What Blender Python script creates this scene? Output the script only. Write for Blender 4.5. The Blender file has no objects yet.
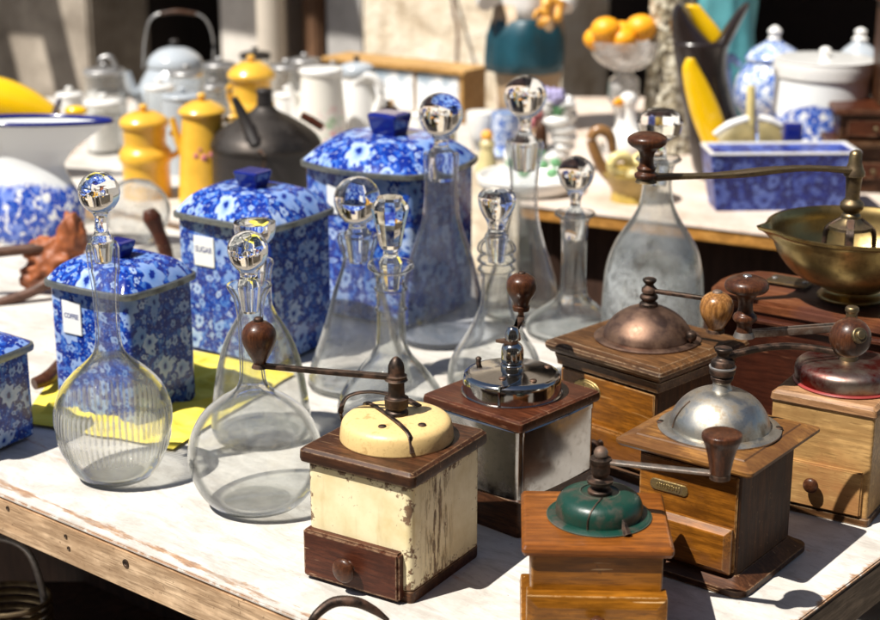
import bpy, bmesh, math, random
from mathutils import Vector, Matrix, noise
random.seed(7)
sc = bpy.context.scene
COL = sc.collection
FP = 1600.0; TH = math.radians(17.1); H = .72      # focal length in photo pixels, camera pitch, camera height over the table top
cT, sT = math.cos(TH), math.sin(TH)
# ------------------------------------------------------------------ measuring helpers (survey of the photo -> metres on real planes)
def at(px, py, z=0.0):
    x = (px-440)/FP; y = -(py-310)/FP
    d = (x, cT+y*sT, -sT+y*cT); t = (z-H)/d[2]
    return Vector((d[0]*t, d[1]*t, z))
def zrow(py, Y):
    y = -(py-310)/FP
    return H + Y*(-sT+y*cT)/(cT+y*sT)
def depth(Y, z): return Y*cT+(H-z)*sT
def rad(rpx, Y, z): return rpx*depth(Y, z)/FP
# ------------------------------------------------------------------ node helpers
class NT:
    def __init__(s, name):
        s.m = bpy.data.materials.new(name); s.m.use_nodes = True
        s.t = s.m.node_tree; s.t.nodes.clear()
        s.out = s.t.nodes.new('ShaderNodeOutputMaterial')
    def n(s, typ, props=None, **ins):
        nd = s.t.nodes.new('ShaderNode'+typ)
        for k, v in (props or {}).items(): setattr(nd, k, v)
        for k, v in ins.items():
            key = int(k[1:]) if k[0] == '_' else k.replace('_', ' ')
            s.set(nd.inputs[key], v)
        return nd
    def set(s, sock, v):
        if isinstance(v, bpy.types.NodeSocket): s.t.links.new(v, sock)
        elif isinstance(v, bpy.types.Node): s.t.links.new(v.outputs[0], sock)
        else:
            if isinstance(v, (tuple, list)) and len(v) == 3 and sock.type == 'RGBA': v = (*v, 1)
            sock.default_value = v
    def math(s, op, a, b=0.0, c=None, clamp=False):
        nd = s.n('Math', {'operation': op, 'use_clamp': clamp}, _0=a, _1=b)
        if c is not None: s.set(nd.inputs[2], c)
        return nd.outputs[0]
    def vmath(s, op, a, b=(0, 0, 0)):
        return s.n('VectorMath', {'operation': op}, _0=a, _1=b).outputs[0]
    def obj(s): return s.n('TexCoord').outputs['Object']
    def uv(s): return s.n('TexCoord').outputs['UV']
    def map(s, v, scale=(1, 1, 1), loc=(0, 0, 0), rot=(0, 0, 0)):
        return s.n('Mapping', None, Vector=v, Scale=scale, Location=loc, Rotation=rot).outputs[0]
    def noise(s, v, scale=5, detail=4, rough=.55, dist=0.0):
        return s.n('TexNoise', None, Vector=v, Scale=scale, Detail=detail, Roughness=rough, Distortion=dist).outputs[0]
    def ramp(s, fac, stops, interp='LINEAR'):
        nd = s.n('ValToRGB', None, Fac=fac); cr = nd.color_ramp; cr.interpolation = interp
        while len(cr.elements) < len(stops): cr.elements.new(.5)
        for e, (p, c) in zip(cr.elements, stops):
            e.position = p
            if not isinstance(c, (tuple, list)): c = (c, c, c)
            e.color = (*c[:3], 1)
        return nd.outputs[0]
    def mix(s, fac, a, b, mode='MIX'):
        nd = s.n('Mix', {'data_type': 'RGBA', 'blend_type': mode})
        s.set(nd.inputs[0], fac); s.set(nd.inputs[6], a); s.set(nd.inputs[7], b)
        return nd.outputs[2]
    def edge(s, r=.002, k=6.0):
        """mask of convex and concave edges: rounded normal against true normal"""
        b = s.n('Bevel', {'samples': 4}, Radius=r).outputs[0]
        g = s.n('NewGeometry').outputs['Normal']
        d = s.n('VectorMath', {'operation': 'DOT_PRODUCT'}, _0=b, _1=g).outputs['Value']
        return s.math('MULTIPLY', s.math('SUBTRACT', 1.0, d), k, clamp=True)
    def bump(s, h, strength=.3, dist=.001):
        return s.n('Bump', None, Strength=strength, Distance=dist, Height=h).outputs[0]
    def pbr(s, col, rough=.5, metal=0.0, normal=None, spec=.5, coat=0.0, **kw):
        b = s.n('BsdfPrincipled')
        s.set(b.inputs['Base Color'], col); s.set(b.inputs['Roughness'], rough); s.set(b.inputs['Metallic'], metal)
        b.inputs['Specular IOR Level'].default_value = spec
        if coat: b.inputs['Coat Weight'].default_value = coat; b.inputs['Coat Roughness'].default_value = .15
        if normal is not None: s.set(b.inputs['Normal'], normal)
        for k, v in kw.items(): s.set(b.inputs[k.replace('_', ' ')], v)
        s.t.links.new(b.outputs[0], s.out.inputs[0]); return b
    def fin(s, sh):
        s.t.links.new(sh.outputs[0] if isinstance(sh, bpy.types.Node) else sh, s.out.inputs[0]); return s.m
# ------------------------------------------------------------------ materials
def wood(name, dark, light, axis='x', scale=1.0, rough=.5, wear=None, wearamt=.5, scratch=.35, coat=0.0, blot=None, grainy=1.0, spec=.25):
    t = NT(name); o = t.obj()
    sx = {'x': (6, 60, 60), 'y': (60, 6, 60), 'z': (60, 60, 6)}[axis]
    v = t.map(o, tuple(q*scale for q in sx))
    g = t.noise(v, 1.0, 6, .6, .6)
    f = t.noise(t.map(o, tuple(q*scale*5 for q in sx)), 1.0, 3, .7)
    c = t.ramp(g, [(.3, dark), (.5, tuple((a+b)/2 for a, b in zip(dark, light))), (.72, light)])
    c = t.mix(t.math('MULTIPLY', t.ramp(f, [(.42, 1.0), (.6, 0.0)]), .62*grainy), c, tuple(q*.45 for q in dark))
    n2 = t.noise(o, 28*scale, 5, .6)
    c = t.mix(t.ramp(n2, [(.42, 0.0), (.72, .65)]), c, tuple(q*.7 for q in dark))
    n3 = t.noise(t.map(o, (1, 1, 1), (2, 7, 4)), 11*scale, 7, .72)
    c = t.mix(t.ramp(n3, [(.50, 0.0), (.66, .6)]), c, tuple(q*.4 for q in dark))
    if blot: c = t.mix(t.ramp(t.noise(t.map(o, (1, 1, 1), (3, 1, 2)), 16*scale, 4, .6), [(.5, 0.0), (.62, .75)]), c, blot)
    sp = t.ramp(t.noise(o, 300*scale, 2, .8), [(.68, 0.0), (.72, 1.0)])
    c = t.mix(t.math('MULTIPLY', sp, .6), c, tuple(q*.3 for q in dark))
    pr_ = t.ramp(t.noise(t.map(o, tuple((55 if q == 6 else 1300)*scale**.5 for q in sx)), 1.0, 1, .5), [(.60, 0.0), (.66, 1.0)])
    c = t.mix(t.math('MULTIPLY', pr_, .55), c, tuple(q*.35 for q in dark))
    if wear:
        e = t.math('MULTIPLY', t.edge(.0022, 7), t.ramp(t.noise(o, 130, 4, .7), [(.38, 0.0), (.55, 1.0)]))
        sc1 = t.ramp(t.noise(t.map(o, (18, 320, 240), rot=(.3, .2, .5)), 1.0, 2, .5), [(.70, 0.0), (.72, 1.0)])
        c = t.mix(t.math('MULTIPLY', e, wearamt, clamp=True), c, wear)
        c = t.mix(t.math('MULTIPLY', sc1, scratch), c, wear)
    r = t.math('ADD', t.math('MULTIPLY', n2, .3), rough-.15)
    t.pbr(c, r, normal=t.bump(t.math('ADD', g, t.math('MULTIPLY', f, .5)), .35, .0008), coat=coat, spec=spec)
    return t.m
def metal(name, col, rough=.25, col2=None, amt=.5, scale=40, rough2=.6, bump=.1, met2=.6, edge=None, met1=1.0):
    t = NT(name); o = t.obj()
    n1 = t.noise(o, scale, 6, .65); n2 = t.noise(o, scale*6, 3, .6)
    f = t.ramp(n1, [(.62-amt*.35, 0.0), (.72-amt*.2, 1.0)])
    c = t.mix(f, col, col2 or tuple(q*.6 for q in col))
    c = t.mix(t.ramp(n2, [(.55, 0.0), (.8, .5)]), c, tuple(q*.5 for q in (col2 or col)))
    if edge: c = t.mix(t.math('MULTIPLY', t.edge(.0015, 6), .8), c, edge)
    r = t.mix(f, (rough,)*3, (rough2,)*3)
    m = t.math('SUBTRACT', met1, t.math('MULTIPLY', f, met1-met2))
    t.pbr(c, t.math('ADD', r, t.math('MULTIPLY', n2, .12)), m, normal=t.bump(n2, bump, .0006))
    return t.m
def plain(name, col, rough=.5, var=.25, scale=30, coat=0.0, bump=.1, col2=None, edge=None, bd=.001):
    t = NT(name); o = t.obj()
    n1 = t.noise(o, scale, 5, .6)
    c = t.mix(t.ramp(n1, [(.35, 0.0), (.7, 1.0)]), col, col2 or tuple(q*(1-var) for q in col))
    if edge: c = t.mix(t.math('MULTIPLY', t.edge(.002, 7), t.ramp(t.noise(o, 90, 3), [(.4, 0.0), (.55, 1.0)])), c, edge)
    t.pbr(c, rough, coat=coat, normal=t.bump(n1, bump, bd)); return t.m
def floral(name, scale=23.0, bg=(.004, .018, .20), bg2=(.010, .062, .38), fl=(.60, .66, .82), fl2=(.22, .33, .70), cover=1.0, white_ground=False, use='uv', zfade=None, rough=.18):
    """printed enamel pattern: five petalled flowers with dark eyes among pale leaves"""
    t = NT(name)
    v = t.uv() if use == 'uv' else t.obj()
    wob = t.n('TexNoise', {'noise_dimensions': '2D'}, Vector=v, Scale=scale*1.3, Detail=2.0).outputs['Color']
    v2 = t.vmath('ADD', t.map(v, (scale, scale, 1)), t.n('VectorMath', {'operation': 'SCALE'}, _0=t.vmath('SUBTRACT', wob, (.5, .5, .5)), Scale=.5).outputs[0])
    def flowers(off, R, petals, k):
        vv = t.map(v2, (k, k, 1), off)
        vo = t.n('TexVoronoi', {'voronoi_dimensions': '2D'}, Vector=vv, Scale=1.0, Randomness=.75)
        d = t.vmath('SUBTRACT', vv, vo.outputs['Position'])
        s = t.n('SeparateXYZ', None, Vector=d)
        ang = t.math('ARCTAN2', s.outputs[1], s.outputs[0])
        rn = t.n('SeparateColor', None, Color=vo.outputs['Color'])
        a2 = t.math('ADD', t.math('MULTIPLY', ang, float(petals)), t.math('MULTIPLY', rn.outputs[0], 6.28))
        lobe = t.math('ADD', .84, t.math('MULTIPLY', t.math('COSINE', a2), .15))
        size = t.math('MULTIPLY', t.math('ADD', .45, t.math('MULTIPLY', rn.outputs[1], .65)), R)
        rr = t.math('DIVIDE', vo.outputs['Distance'], t.math('MULTIPLY', lobe, size))
        mask = t.ramp(rr, [(.88, 1.0), (.98, 0.0)])
        vein = t.math('ABSOLUTE', t.math('SINE', t.math('MULTIPLY', a2, .5)))
        fcol = t.mix(t.math('MULTIPLY', t.ramp(rr, [(.2, 1.0), (.75, 0.0)]), t.math('ADD', .35, t.math('MULTIPLY', vein, .6))), fl, fl2)
        fcol = t.mix(t.math('MULTIPLY', rn.outputs[2], .75), fcol, fl2)
        fcol = t.mix(t.ramp(rr, [(.22, 1.0), (.30, 0.0)]), fcol, bg)
        return mask, fcol
    leaf = t.n('TexNoise', {'noise_dimensions': '2D'}, Vector=v, Scale=scale*4.2, Detail=3.0, Roughness=.6, Distortion=.6).outputs[0]
    dots = t.n('TexNoise', {'noise_dimensions': '2D'}, Vector=v, Scale=scale*13, Detail=1.0).outputs[0]
    base = t.mix(t.ramp(leaf, [(.48, 0.0), (.54, 1.0)]), bg, bg2)
    base = t.mix(t.ramp(leaf, [(.605, 0.0), (.635, .9)]), base, fl2)
    base = t.mix(t.ramp(dots, [(.69, 0.0), (.73, .8)]), base, fl)
    m1, c1 = flowers((0, 0, 0), .43, 7, 1); m2, c2 = flowers((7.3, 3.1, 0), .34, 5, 2.1)
    c = t.mix(m2, base, c2); c = t.mix(m1, c, c1)
    if white_ground:
        z = t.n('SeparateXYZ', None, Vector=t.obj()).outputs[2]
        big = t.noise(t.obj(), 9, 4, .6)
        zz = t.math('ADD', z, t.math('MULTIPLY', t.math('SUBTRACT', big, .5), zfade[2]))
        keep = t.math('MULTIPLY', t.ramp(t.math('DIVIDE', t.math('SUBTRACT', zfade[0], zz), .012), [(0.0, 0.0), (1.0, 1.0)]),
                      t.ramp(leaf, [(.40, 0.0), (.46, 1.0)]))
        keep = t.math('MULTIPLY', keep, t.ramp(t.math('DIVIDE', t.math('SUBTRACT', zz, zfade[1]), .01), [(0.0, 0.0), (1.0, 1.0)]))
        c = t.mix(keep, (.82, .84, .84), c)
    t.pbr(c, rough, normal=t.bump(t.noise(t.obj(), 40, 2), .08, .001), coat=.08, spec=.35); return t.m
def thin_glass(name, tint=(.985, .99, .985), edge=(.74, .76, .73), dust=.022, dustcol=(.95, .95, .93), dustscale=40, rough=.0, bump=.06, stain_glow=None, bscale=18, refr=.035):
    t = NT(name); o = t.obj()
    lw = t.n('LayerWeight', None, Blend=.5)
    nb = t.bump(t.noise(o, bscale, 2, .5), bump, .004)
    tc = t.ramp(lw.outputs['Facing'], [(.0, tint), (.52, tint), (.68, tuple(q*.70 for q in edge)), (.80, tuple(min(1, q*1.2) for q in edge)), (1.0, edge)])  # dark ring and pale outline of the rim painted into the tint
    tr = t.n('BsdfTransparent', None, Color=tc)
    df = t.n('BsdfDiffuse', None, Color=dustcol); tl = t.n('BsdfTranslucent', None, Color=dustcol)
    dd = t.n('MixShader', None, Fac=.5, _1=df.outputs[0], _2=tl.outputs[0])
    dn = t.noise(o, dustscale, 6, .7, .4)
    df_ = t.math('MULTIPLY', t.ramp(dn, [(.40, .15), (.62, 1.0)]), dust)
    if stain_glow: df_ = t.math('ADD', df_, stain_glow(t, o), clamp=True)
    df_ = t.math('ADD', df_, t.math('MULTIPLY', t.ramp(lw.outputs['Facing'], [(.64, 0.0), (.92, 1.0)]), .34), clamp=True)  # bright rim painted as white scatter at grazing angles
    a = t.n('MixShader', None, Fac=df_, _1=tr.outputs[0], _2=dd.outputs[0])
    nb2 = t.bump(t.noise(o, 34, 3, .5), .22, .004)
    rf = t.n('BsdfRefraction', None, Color=(.98, .985, .98), Roughness=rough, IOR=1.48, Normal=nb2)
    a = t.n('MixShader', None, Fac=t.ramp(lw.outputs['Facing'], [(0.0, refr), (.50, refr*1.2), (.66, .55), (.80, .95), (1.0, 1.0)]), _1=a.outputs[0], _2=rf.outputs[0])
    gl = t.n('BsdfGlossy', None, Color=(1, 1, 1), Roughness=rough, Normal=nb)
    fc = t.n('LayerWeight', None, Blend=.5, Normal=nb).outputs['Facing']
    f = t.math('ADD', .032, t.math('MULTIPLY', t.math('POWER', fc, 5.5), .85), clamp=True)
    return t.fin(t.n('MixShader', None, Fac=f, _1=a.outputs[0], _2=gl.outputs[0]))
def solid_glass(name, col=(1, 1, 1), rough=0.0, ior=1.5):
    t = NT(name)
    t.pbr(col, rough, spec=.5, Transmission_Weight=1.0, IOR=ior); return t.m
# ------------------------------------------------------------------ mesh helpers
def link(name, me, mat, parent=None, smooth=True, loc=None):
    me.materials.append(mat)
    if smooth:
        for p in me.polygons: p.use_smooth = True
    o = bpy.data.objects.new(name, me); COL.objects.link(o)
    if parent is not None: o.parent = parent
    if loc is not None: o.location = loc
    return o
def wn(o):
    m = o.modifiers.new('weighted_normals', 'WEIGHTED_NORMAL'); m.keep_sharp = True; m.weight = 60; return o
def from_bm(name, bm, mat, parent=None, smooth=True, loc=None, fixn=True, sharp=None):
    if fixn: bmesh.ops.recalc_face_normals(bm, faces=bm.faces[:])
    if sharp is not None:
        for e in bm.edges:
            if len(e.link_faces) == 2 and e.calc_face_angle(0) > math.radians(sharp): e.smooth = False
    me = bpy.data.meshes.new(name); bm.to_mesh(me); bm.free()
    return link(name, me, mat, parent, smooth, loc)
def spline(pts, k=6):
    """Catmull-Rom through (a, b) points; a third item 's' marks a sharp point"""
    out = []; n = len(pts); P = [Vector(p[:2]) for p in pts]
    S = [len(p) > 2 for p in pts]
    for i in range(n-1):
        p1, p2 = P[i], P[i+1]
        p0 = P[i-1] if i > 0 and not S[i] else p1-(p2-p1)
        p3 = P[i+2] if i < n-2 and not S[i+1] else p2+(p2-p1)
        if S[i] and S[i+1]: out.append((p1.x, p1.y)); continue
        for j in range(k):
            u = j/k
            q = .5*((2*p1)+(p2-p0)*u+(2*p0-5*p1+4*p2-p3)*u*u+(3*p1-p0-3*p2+p3)*u**3)
            out.append((q.x, q.y))
    out.append((P[-1].x, P[-1].y)); return out
def lathe_bm(prof, segs=48, flute=None, bm=None, cx=0, cy=0, squash=1.0, capb=True, capt=True, spout=None, twist=0.0):
    """prof: (z, r) from bottom to top (or round an open wall)"""
    bm = bm or bmesh.new(); uvl = bm.loops.layers.uv.verify()
    rings = []; L = [0]
    for i in range(1, len(prof)): L.append(L[-1]+math.hypot(prof[i][0]-prof[i-1][0], prof[i][1]-prof[i-1][1]))
    rm = max(r for z, r in prof)
    for z, r in prof:
        ring = []
        if r < 1e-5: ring = [bm.verts.new((cx, cy, z))]
        else:
            for s in range(segs):
                a = 2*math.pi*s/segs+twist; rr = r
                if flute:
                    for (n, amp, z0, z1) in flute:
                        if z0 <= z <= z1:
                            w = min(1, min(z-z0, z1-z)/(.25*(z1-z0)+1e-6)); rr += amp*w*math.cos(n*a)
                x, y = rr*math.cos(a), rr*math.sin(a)*squash
                if spout and z > spout[1]:
                    da = math.atan2(math.sin(a-spout[0]), math.cos(a-spout[0]))
                    k = math.exp(-(da/spout[2])**2)*min(1, (z-spout[1])/spout[4])*spout[3]
                    x += math.cos(spout[0])*k; y += math.sin(spout[0])*k
                ring.append(bm.verts.new((cx+x, cy+y, z)))
        rings.append(ring)
    for i in range(len(rings)-1):
        A, B = rings[i], rings[i+1]
        if len(A) == 1 and len(B) == 1: continue
        for s in range(segs):
            s2 = (s+1) % segs
            u0, u1 = 2*math.pi*rm*s/segs, 2*math.pi*rm*(s+1)/segs
            if len(A) == 1: f = bm.faces.new((A[0], B[s], B[s2])); uu = [(u0, L[i]), (u0, L[i+1]), (u1, L[i+1])]
            elif len(B) == 1: f = bm.faces.new((A[s], B[0], A[s2])); uu = [(u0, L[i]), (u0, L[i+1]), (u1, L[i])]
            else: f = bm.faces.new((A[s], A[s2], B[s2], B[s])); uu = [(u0, L[i]), (u1, L[i]), (u1, L[i+1]), (u0, L[i+1])]
            for lp, q in zip(f.loops, uu): lp[uvl].uv = q
    if capb and len(rings[0]) > 1: bm.faces.new(rings[0])
    if capt and len(rings[-1]) > 1: bm.faces.new(rings[-1])
    return bm
def lathe(name, prof, mat, parent=None, segs=48, loc=None, k=6, sharp=50, rot=None, **kw):
    o = from_bm(name, lathe_bm(spline(prof, k), segs, **kw), mat, parent, True, loc, sharp=sharp)
    if rot: o.rotation_euler = rot
    return o
def rows(prof, Y):
    """(photo row, half width in photo pixels) on a vertical axis at distance Y -> (z, r) in metres"""
    out = []
    for p in prof:
        z = zrow(p[0], Y); out.append((z, rad(p[1], Y, z)) + tuple(p[2:]))
    return out
def ring_rect(hx, hy, rc, n=4):
    rc = max(min(rc, hx-1e-4, hy-1e-4), 1e-4); pts = []
    for cx, cy, a0 in ((hx-rc, hy-rc, 0), (-hx+rc, hy-rc, 90), (-hx+rc, -hy+rc, 180), (hx-rc, -hy+rc, 270)):
        for i in range(n+1):
            a = math.radians(a0+90*i/n); pts.append((cx+rc*math.cos(a), cy+rc*math.sin(a)))
    return pts
def loft_bm(w, d, rc, prof, bulge=0.0, bm=None, cx=0, cy=0, n=4, m=1, caps=True, topuv=False):
    """rounded rectangle lofted through (offset, z) levels"""
    bm = bm or bmesh.new(); uvl = bm.loops.layers.uv.verify(); R = []; per = None; L = [0]
    for i in range(1, len(prof)): L.append(L[-1]+math.hypot(prof[i][0]-prof[i-1][0], prof[i][1]-prof[i-1][1]))
    for off, z in prof:
        hx, hy = w/2+off, d/2+off
        pts = ring_rect(hx, hy, rc+off*.6, n)
        q = []
        for i, p in enumerate(pts):                      # subdivide the straight runs, bulge them outwards
            q.append(p); nx = pts[(i+1) % len(pts)]
            if (i+1) % (n+1) == 0 and m > 1:
                for j in range(1, m): q.append((p[0]+(nx[0]-p[0])*j/m, p[1]+(nx[1]-p[1])*j/m))
        if bulge:
            q = [(x+bulge*(1-(y/hy)**2)*(x/hx) if hx > 0 else x, y+bulge*(1-(x/hx)**2)*(y/hy)) for x, y in q]
        if per is None:
            per = [0]
            for i in range(len(q)): per.append(per[-1]+math.dist(q[i], q[(i+1) % len(q)]))
        R.append([bm.verts.new((cx+x, cy+y, z)) for x, y in q])
    N = len(R[0])
    for i in range(len(R)-1):
        for s in range(N):
            s2 = (s+1) % N; f = bm.faces.new((R[i][s], R[i][s2], R[i+1][s2], R[i+1][s]))
            for lp, q in zip(f.loops, ((per[s], L[i]), (per[s+1], L[i]), (per[s+1], L[i+1]), (per[s], L[i+1]))):
                lp[uvl].uv = (lp.vert.co.x, lp.vert.co.y) if topuv else q
    if caps:
        for r in (R[0], R[-1]):
            f = bm.faces.new(r)
            for lp in f.loops: lp[uvl].uv = (lp.vert.co.x, lp.vert.co.y)
    return bm
def loft(name, w, d, rc, prof, mat, parent=None, loc=None, sharp=25, rot=None, **kw):
    o = wn(from_bm(name, loft_bm(w, d, rc, prof, **kw), mat, parent, True, loc, sharp=sharp))
    if rot: o.rotation_euler = rot
    return o
def box_bm(sx, sy, sz, c=(0, 0, 0), bev=.001, bm=None):
    b = bmesh.new(); bmesh.ops.create_cube(b, size=1)
    bmesh.ops.scale(b, vec=(sx, sy, sz), verts=b.verts)
    if bev: bmesh.ops.bevel(b, geom=b.edges[:], offset=bev, segments=2, affect='EDGES')
    bmesh.ops.translate(b, vec=c, verts=b.verts)
    uvl = b.loops.layers.uv.verify()
    for f in b.faces:
        n = f.normal; ax = max(range(3), key=lambda i: abs(n[i]))
        for lp in f.loops:
            co = lp.vert.co; lp[uvl].uv = (co.y, co.z) if ax == 0 else ((co.x, co.z) if ax == 1 else (co.x, co.y))
    if bm is None: return b
    me = bpy.data.meshes.new('tmp'); b.to_mesh(me); b.free(); bm.from_mesh(me); bpy.data.meshes.remove(me); return bm
def box(name, sx, sy, sz, c, mat, parent=None, bev=.001, rot=None, loc=None):
    """box with its mesh centred on c, in its parent's frame; with rot or loc the object itself is moved"""
    if rot or loc:
        o = wn(from_bm(name, box_bm(sx, sy, sz, (0, 0, 0), bev), mat, parent, True, c, sharp=60))
        if rot: o.rotation_euler = rot
        return o
    return wn(from_bm(name, box_bm(sx, sy, sz, c, bev), mat, parent, True, sharp=60))
def tube_bm(pts, r, segs=12, bm=None, flat=None, k=5, up=(0, 0, 1)):
    """swept tube; r a number or one per point; flat=(half width, half height) sweeps a bar instead"""
    bm = bm or bmesh.new(); P = [Vector(p) for p in pts]; n = len(P)
    Rr = list(r) if isinstance(r, (list, tuple)) else [r]*n
    Q = []; RR = []
    if n > 2 and k > 1:
        for i in range(n-1):
            p0 = P[i-1] if i else P[i]*2-P[i+1]; p3 = P[i+2] if i < n-2 else P[i+1]*2-P[i]
            for j in range(k):
                u = j/k; p1, p2 = P[i], P[i+1]
                Q.append(.5*((2*p1)+(p2-p0)*u+(2*p0-5*p1+4*p2-p3)*u*u+(3*p1-p0-3*p2+p3)*u**3)); RR.append(Rr[i]*(1-u)+Rr[i+1]*u)
        Q.append(P[-1]); RR.append(Rr[-1])
    else: Q, RR = P, Rr
    rings = []; up = Vector(up); N = len(Q)
    for i in range(N):
        t = (Q[min(i+1, N-1)]-Q[max(i-1, 0)]).normalized()
        s = t.cross(up)
        if s.length < 1e-3: s = t.cross(Vector((1, 0, 0)))
        s.normalize(); u = s.cross(t).normalized(); ring = []
        if flat:
            for a, b in ((1, .6), (.8, 1), (-.8, 1), (-1, .6), (-1, -.6), (-.8, -1), (.8, -1), (1, -.6)):
                ring.append(bm.verts.new(Q[i]+s*flat[0]*a*RR[i]+u*flat[1]*b*RR[i]))
        else:
            for j in range(segs):
                a = 2*math.pi*j/segs; ring.append(bm.verts.new(Q[i]+s*math.cos(a)*RR[i]+u*math.sin(a)*RR[i]))
        rings.append(ring)
    m = len(rings[0])
    for i in range(N-1):
        for j in range(m): bm.faces.new((rings[i][j], rings[i][(j+1) % m], rings[i+1][(j+1) % m], rings[i+1][j]))
    bm.faces.new(rings[0]); bm.faces.new(rings[-1]); return bm
def tube(name, pts, r, mat, parent=None, **kw):
    return from_bm(name, tube_bm(pts, r, **kw), mat, parent, True, sharp=40)
def ball_bm(r, c=(0, 0, 0), s=(1, 1, 1), bm=None, seg=24, lump=0.0, ls=20, seed=0):
    bm = bm or bmesh.new()
    g = bmesh.ops.create_uvsphere(bm, u_segments=seg, v_segments=seg*2//3, radius=1)
    for v in g['verts']:
        n = v.co.copy(); k = 1+lump*noise.noise(n*ls*.1+Vector((seed, seed*2, 0)))
        v.co = Vector((n.x*r*s[0]*k+c[0], n.y*r*s[1]*k+c[1], n.z*r*s[2]*k+c[2]))
    return bm
def ball(name, r, c, mat, parent=None, s=(1, 1, 1), **kw):
    return from_bm(name, ball_bm(r, c, s, **kw), mat, parent)
def slab_bm(outline, thick, bev=.004, axis='y'):
    """closed outline in x,z extruded in y about 0"""
    bm = bmesh.new()
    a = [bm.verts.new((x, -thick/2, z)) for x, z in outline]; b = [bm.verts.new((x, thick/2, z)) for x, z in outline]
    bm.faces.new(a); bm.faces.new(list(reversed(b))); n = len(a)
    for i in range(n): bm.faces.new((a[i], b[i], b[(i+1) % n], a[(i+1) % n]))
    bmesh.ops.recalc_face_normals(bm, faces=bm.faces[:])
    if bev:
        es = [e for e in bm.edges if e.calc_face_angle(0) > 1.2]
        bmesh.ops.bevel(bm, geom=es, offset=bev, segments=3, affect='EDGES')
    return bm
def text_mesh(name, s, size, mat, parent, loc, rot, extrude=.0002, sx=1.0):
    cu = bpy.data.curves.new('lettering', 'FONT'); cu.body = s; cu.size = size; cu.align_x = 'CENTER'; cu.align_y = 'CENTER'; cu.extrude = extrude; cu.offset = size*.02
    tmp = bpy.data.objects.new('tmp_text', cu); COL.objects.link(tmp); bpy.context.view_layer.update()
    me = bpy.data.meshes.new_from_object(tmp.evaluated_get(bpy.context.evaluated_depsgraph_get())); bpy.data.objects.remove(tmp)
    o = link(name, me, mat, parent, False, loc); o.rotation_euler = rot; o.scale = (sx, 1, 1); return o
# ------------------------------------------------------------------ things
def tag(o, label, cat=None, group=None, kind=None):
    if label: o['label'] = label
    if cat: o['category'] = cat
    if group: o['group'] = group
    if kind: o['kind'] = kind
    return o
def thing(name, label, cat, loc, yaw=0.0, group=None):
    o = bpy.data.objects.new(name, None); COL.objects.link(o); o.empty_display_size = .02
    o.location = loc; o.rotation_euler = (0, 0, math.radians(yaw)); tag(o, label, cat, group); return o
def loc_of(t, p):
    """world point -> the frame of thing t"""
    a = -t.rotation_euler[2]; d = Vector(p)-t.location
    return Vector((d.x*math.cos(a)-d.y*math.sin(a), d.x*math.sin(a)+d.y*math.cos(a), d.z))
# ================================================================== MATERIALS
M = {}
def white_table():
    t = NT('worn_white_paint'); o = t.obj()
    s = t.map(o, (9, 90, 20)); st = t.noise(s, 1.0, 5, .65, .5)
    n = t.noise(o, 9, 6, .62); f = t.noise(t.map(o, (60, 260, 60)), 1.0, 4, .7)
    c = t.ramp(n, [(.3, (.43, .395, .35)), (.50, (.57, .54, .495)), (.70, (.63, .61, .57))])
    c = t.mix(t.ramp(f, [(.54, 0.0), (.66, .55)]), c, (.42, .39, .36))
    c = t.mix(t.ramp(st, [(.58, 0.0), (.70, .5)]), c, (.56, .49, .42))
    c = t.mix(t.math('MULTIPLY', t.ramp(t.noise(t.map(o, (3.2, 22, 1), (4.3, 1.2, 0)), 1.0, 7, .68, .3), [(.62, 0.0), (.66, .8)]), t.ramp(t.noise(o, 120, 3, .7), [(.4, .1), (.55, 1.0)])), c, (.45, .22, .10))
    e = t.math('MULTIPLY', t.edge(.005, 9), t.ramp(t.noise(o, 60, 4, .7), [(.36, 0.0), (.5, 1.0)]))
    c = t.mix(e, c, (.30, .15, .07))
    xy = t.n('SeparateXYZ', None, Vector=o)
    en = t.noise(t.map(o, (14, 60, 1)), 1.0, 6, .7)
    dl_ = t.math('ABSOLUTE', xy.outputs[1]); dr_ = t.math('ABSOLUTE', xy.outputs[0])
    near = t.math('MINIMUM', dl_, dr_)
    worn = t.ramp(t.math('SUBTRACT', t.math('MULTIPLY', t.math('SUBTRACT', en, .40), .048), near), [(.0, 0.0), (.004, .9)])
    c = t.mix(worn, c, t.ramp(f, [(.35, (.20, .09, .04)), (.65, (.46, .27, .14))]))
    band = t.math('MULTIPLY', t.ramp(near, [(.0, 1.0), (.17, 0.0)]), t.ramp(t.noise(t.map(o, (7, 38, 1), (1.3, .2, 0)), 1.0, 8, .72, .6), [(.655, 0.0), (.69, .7)]))
    c = t.mix(band, c, t.ramp(f, [(.35, (.30, .15, .07)), (.65, (.55, .38, .25))]))
    grime = t.ramp(t.noise(t.map(o, (11, 30, 1), (9, 4, 0)), 1.0, 9, .75, .8), [(.47, 0.0), (.64, .7)])
    c = t.mix(grime, c, (.34, .31, .27))
    gr = 0.0
    sp = t.ramp(t.noise(o, 220, 2, .8), [(.69, 0.0), (.73, .8)])
    c = t.mix(sp, c, (.2, .17, .14))
    t.pbr(c, .6, normal=t.bump(t.math('SUBTRACT', t.math('ADD', st, f), gr), .35, .0012), spec=.3); return t.m
M['table'] = white_table()
M['edge'] = wood('bare_pine_edge', (.46, .28, .15), (.84, .63, .42), 'x', .45, .65, wear=(.2, .1, .05), wearamt=.5, scratch=.2)
M['edge2'] = wood('grey_weathered_edge', (.16, .11, .07), (.38, .28, .19), 'x', .6, .7)
M['cream'] = None
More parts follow.
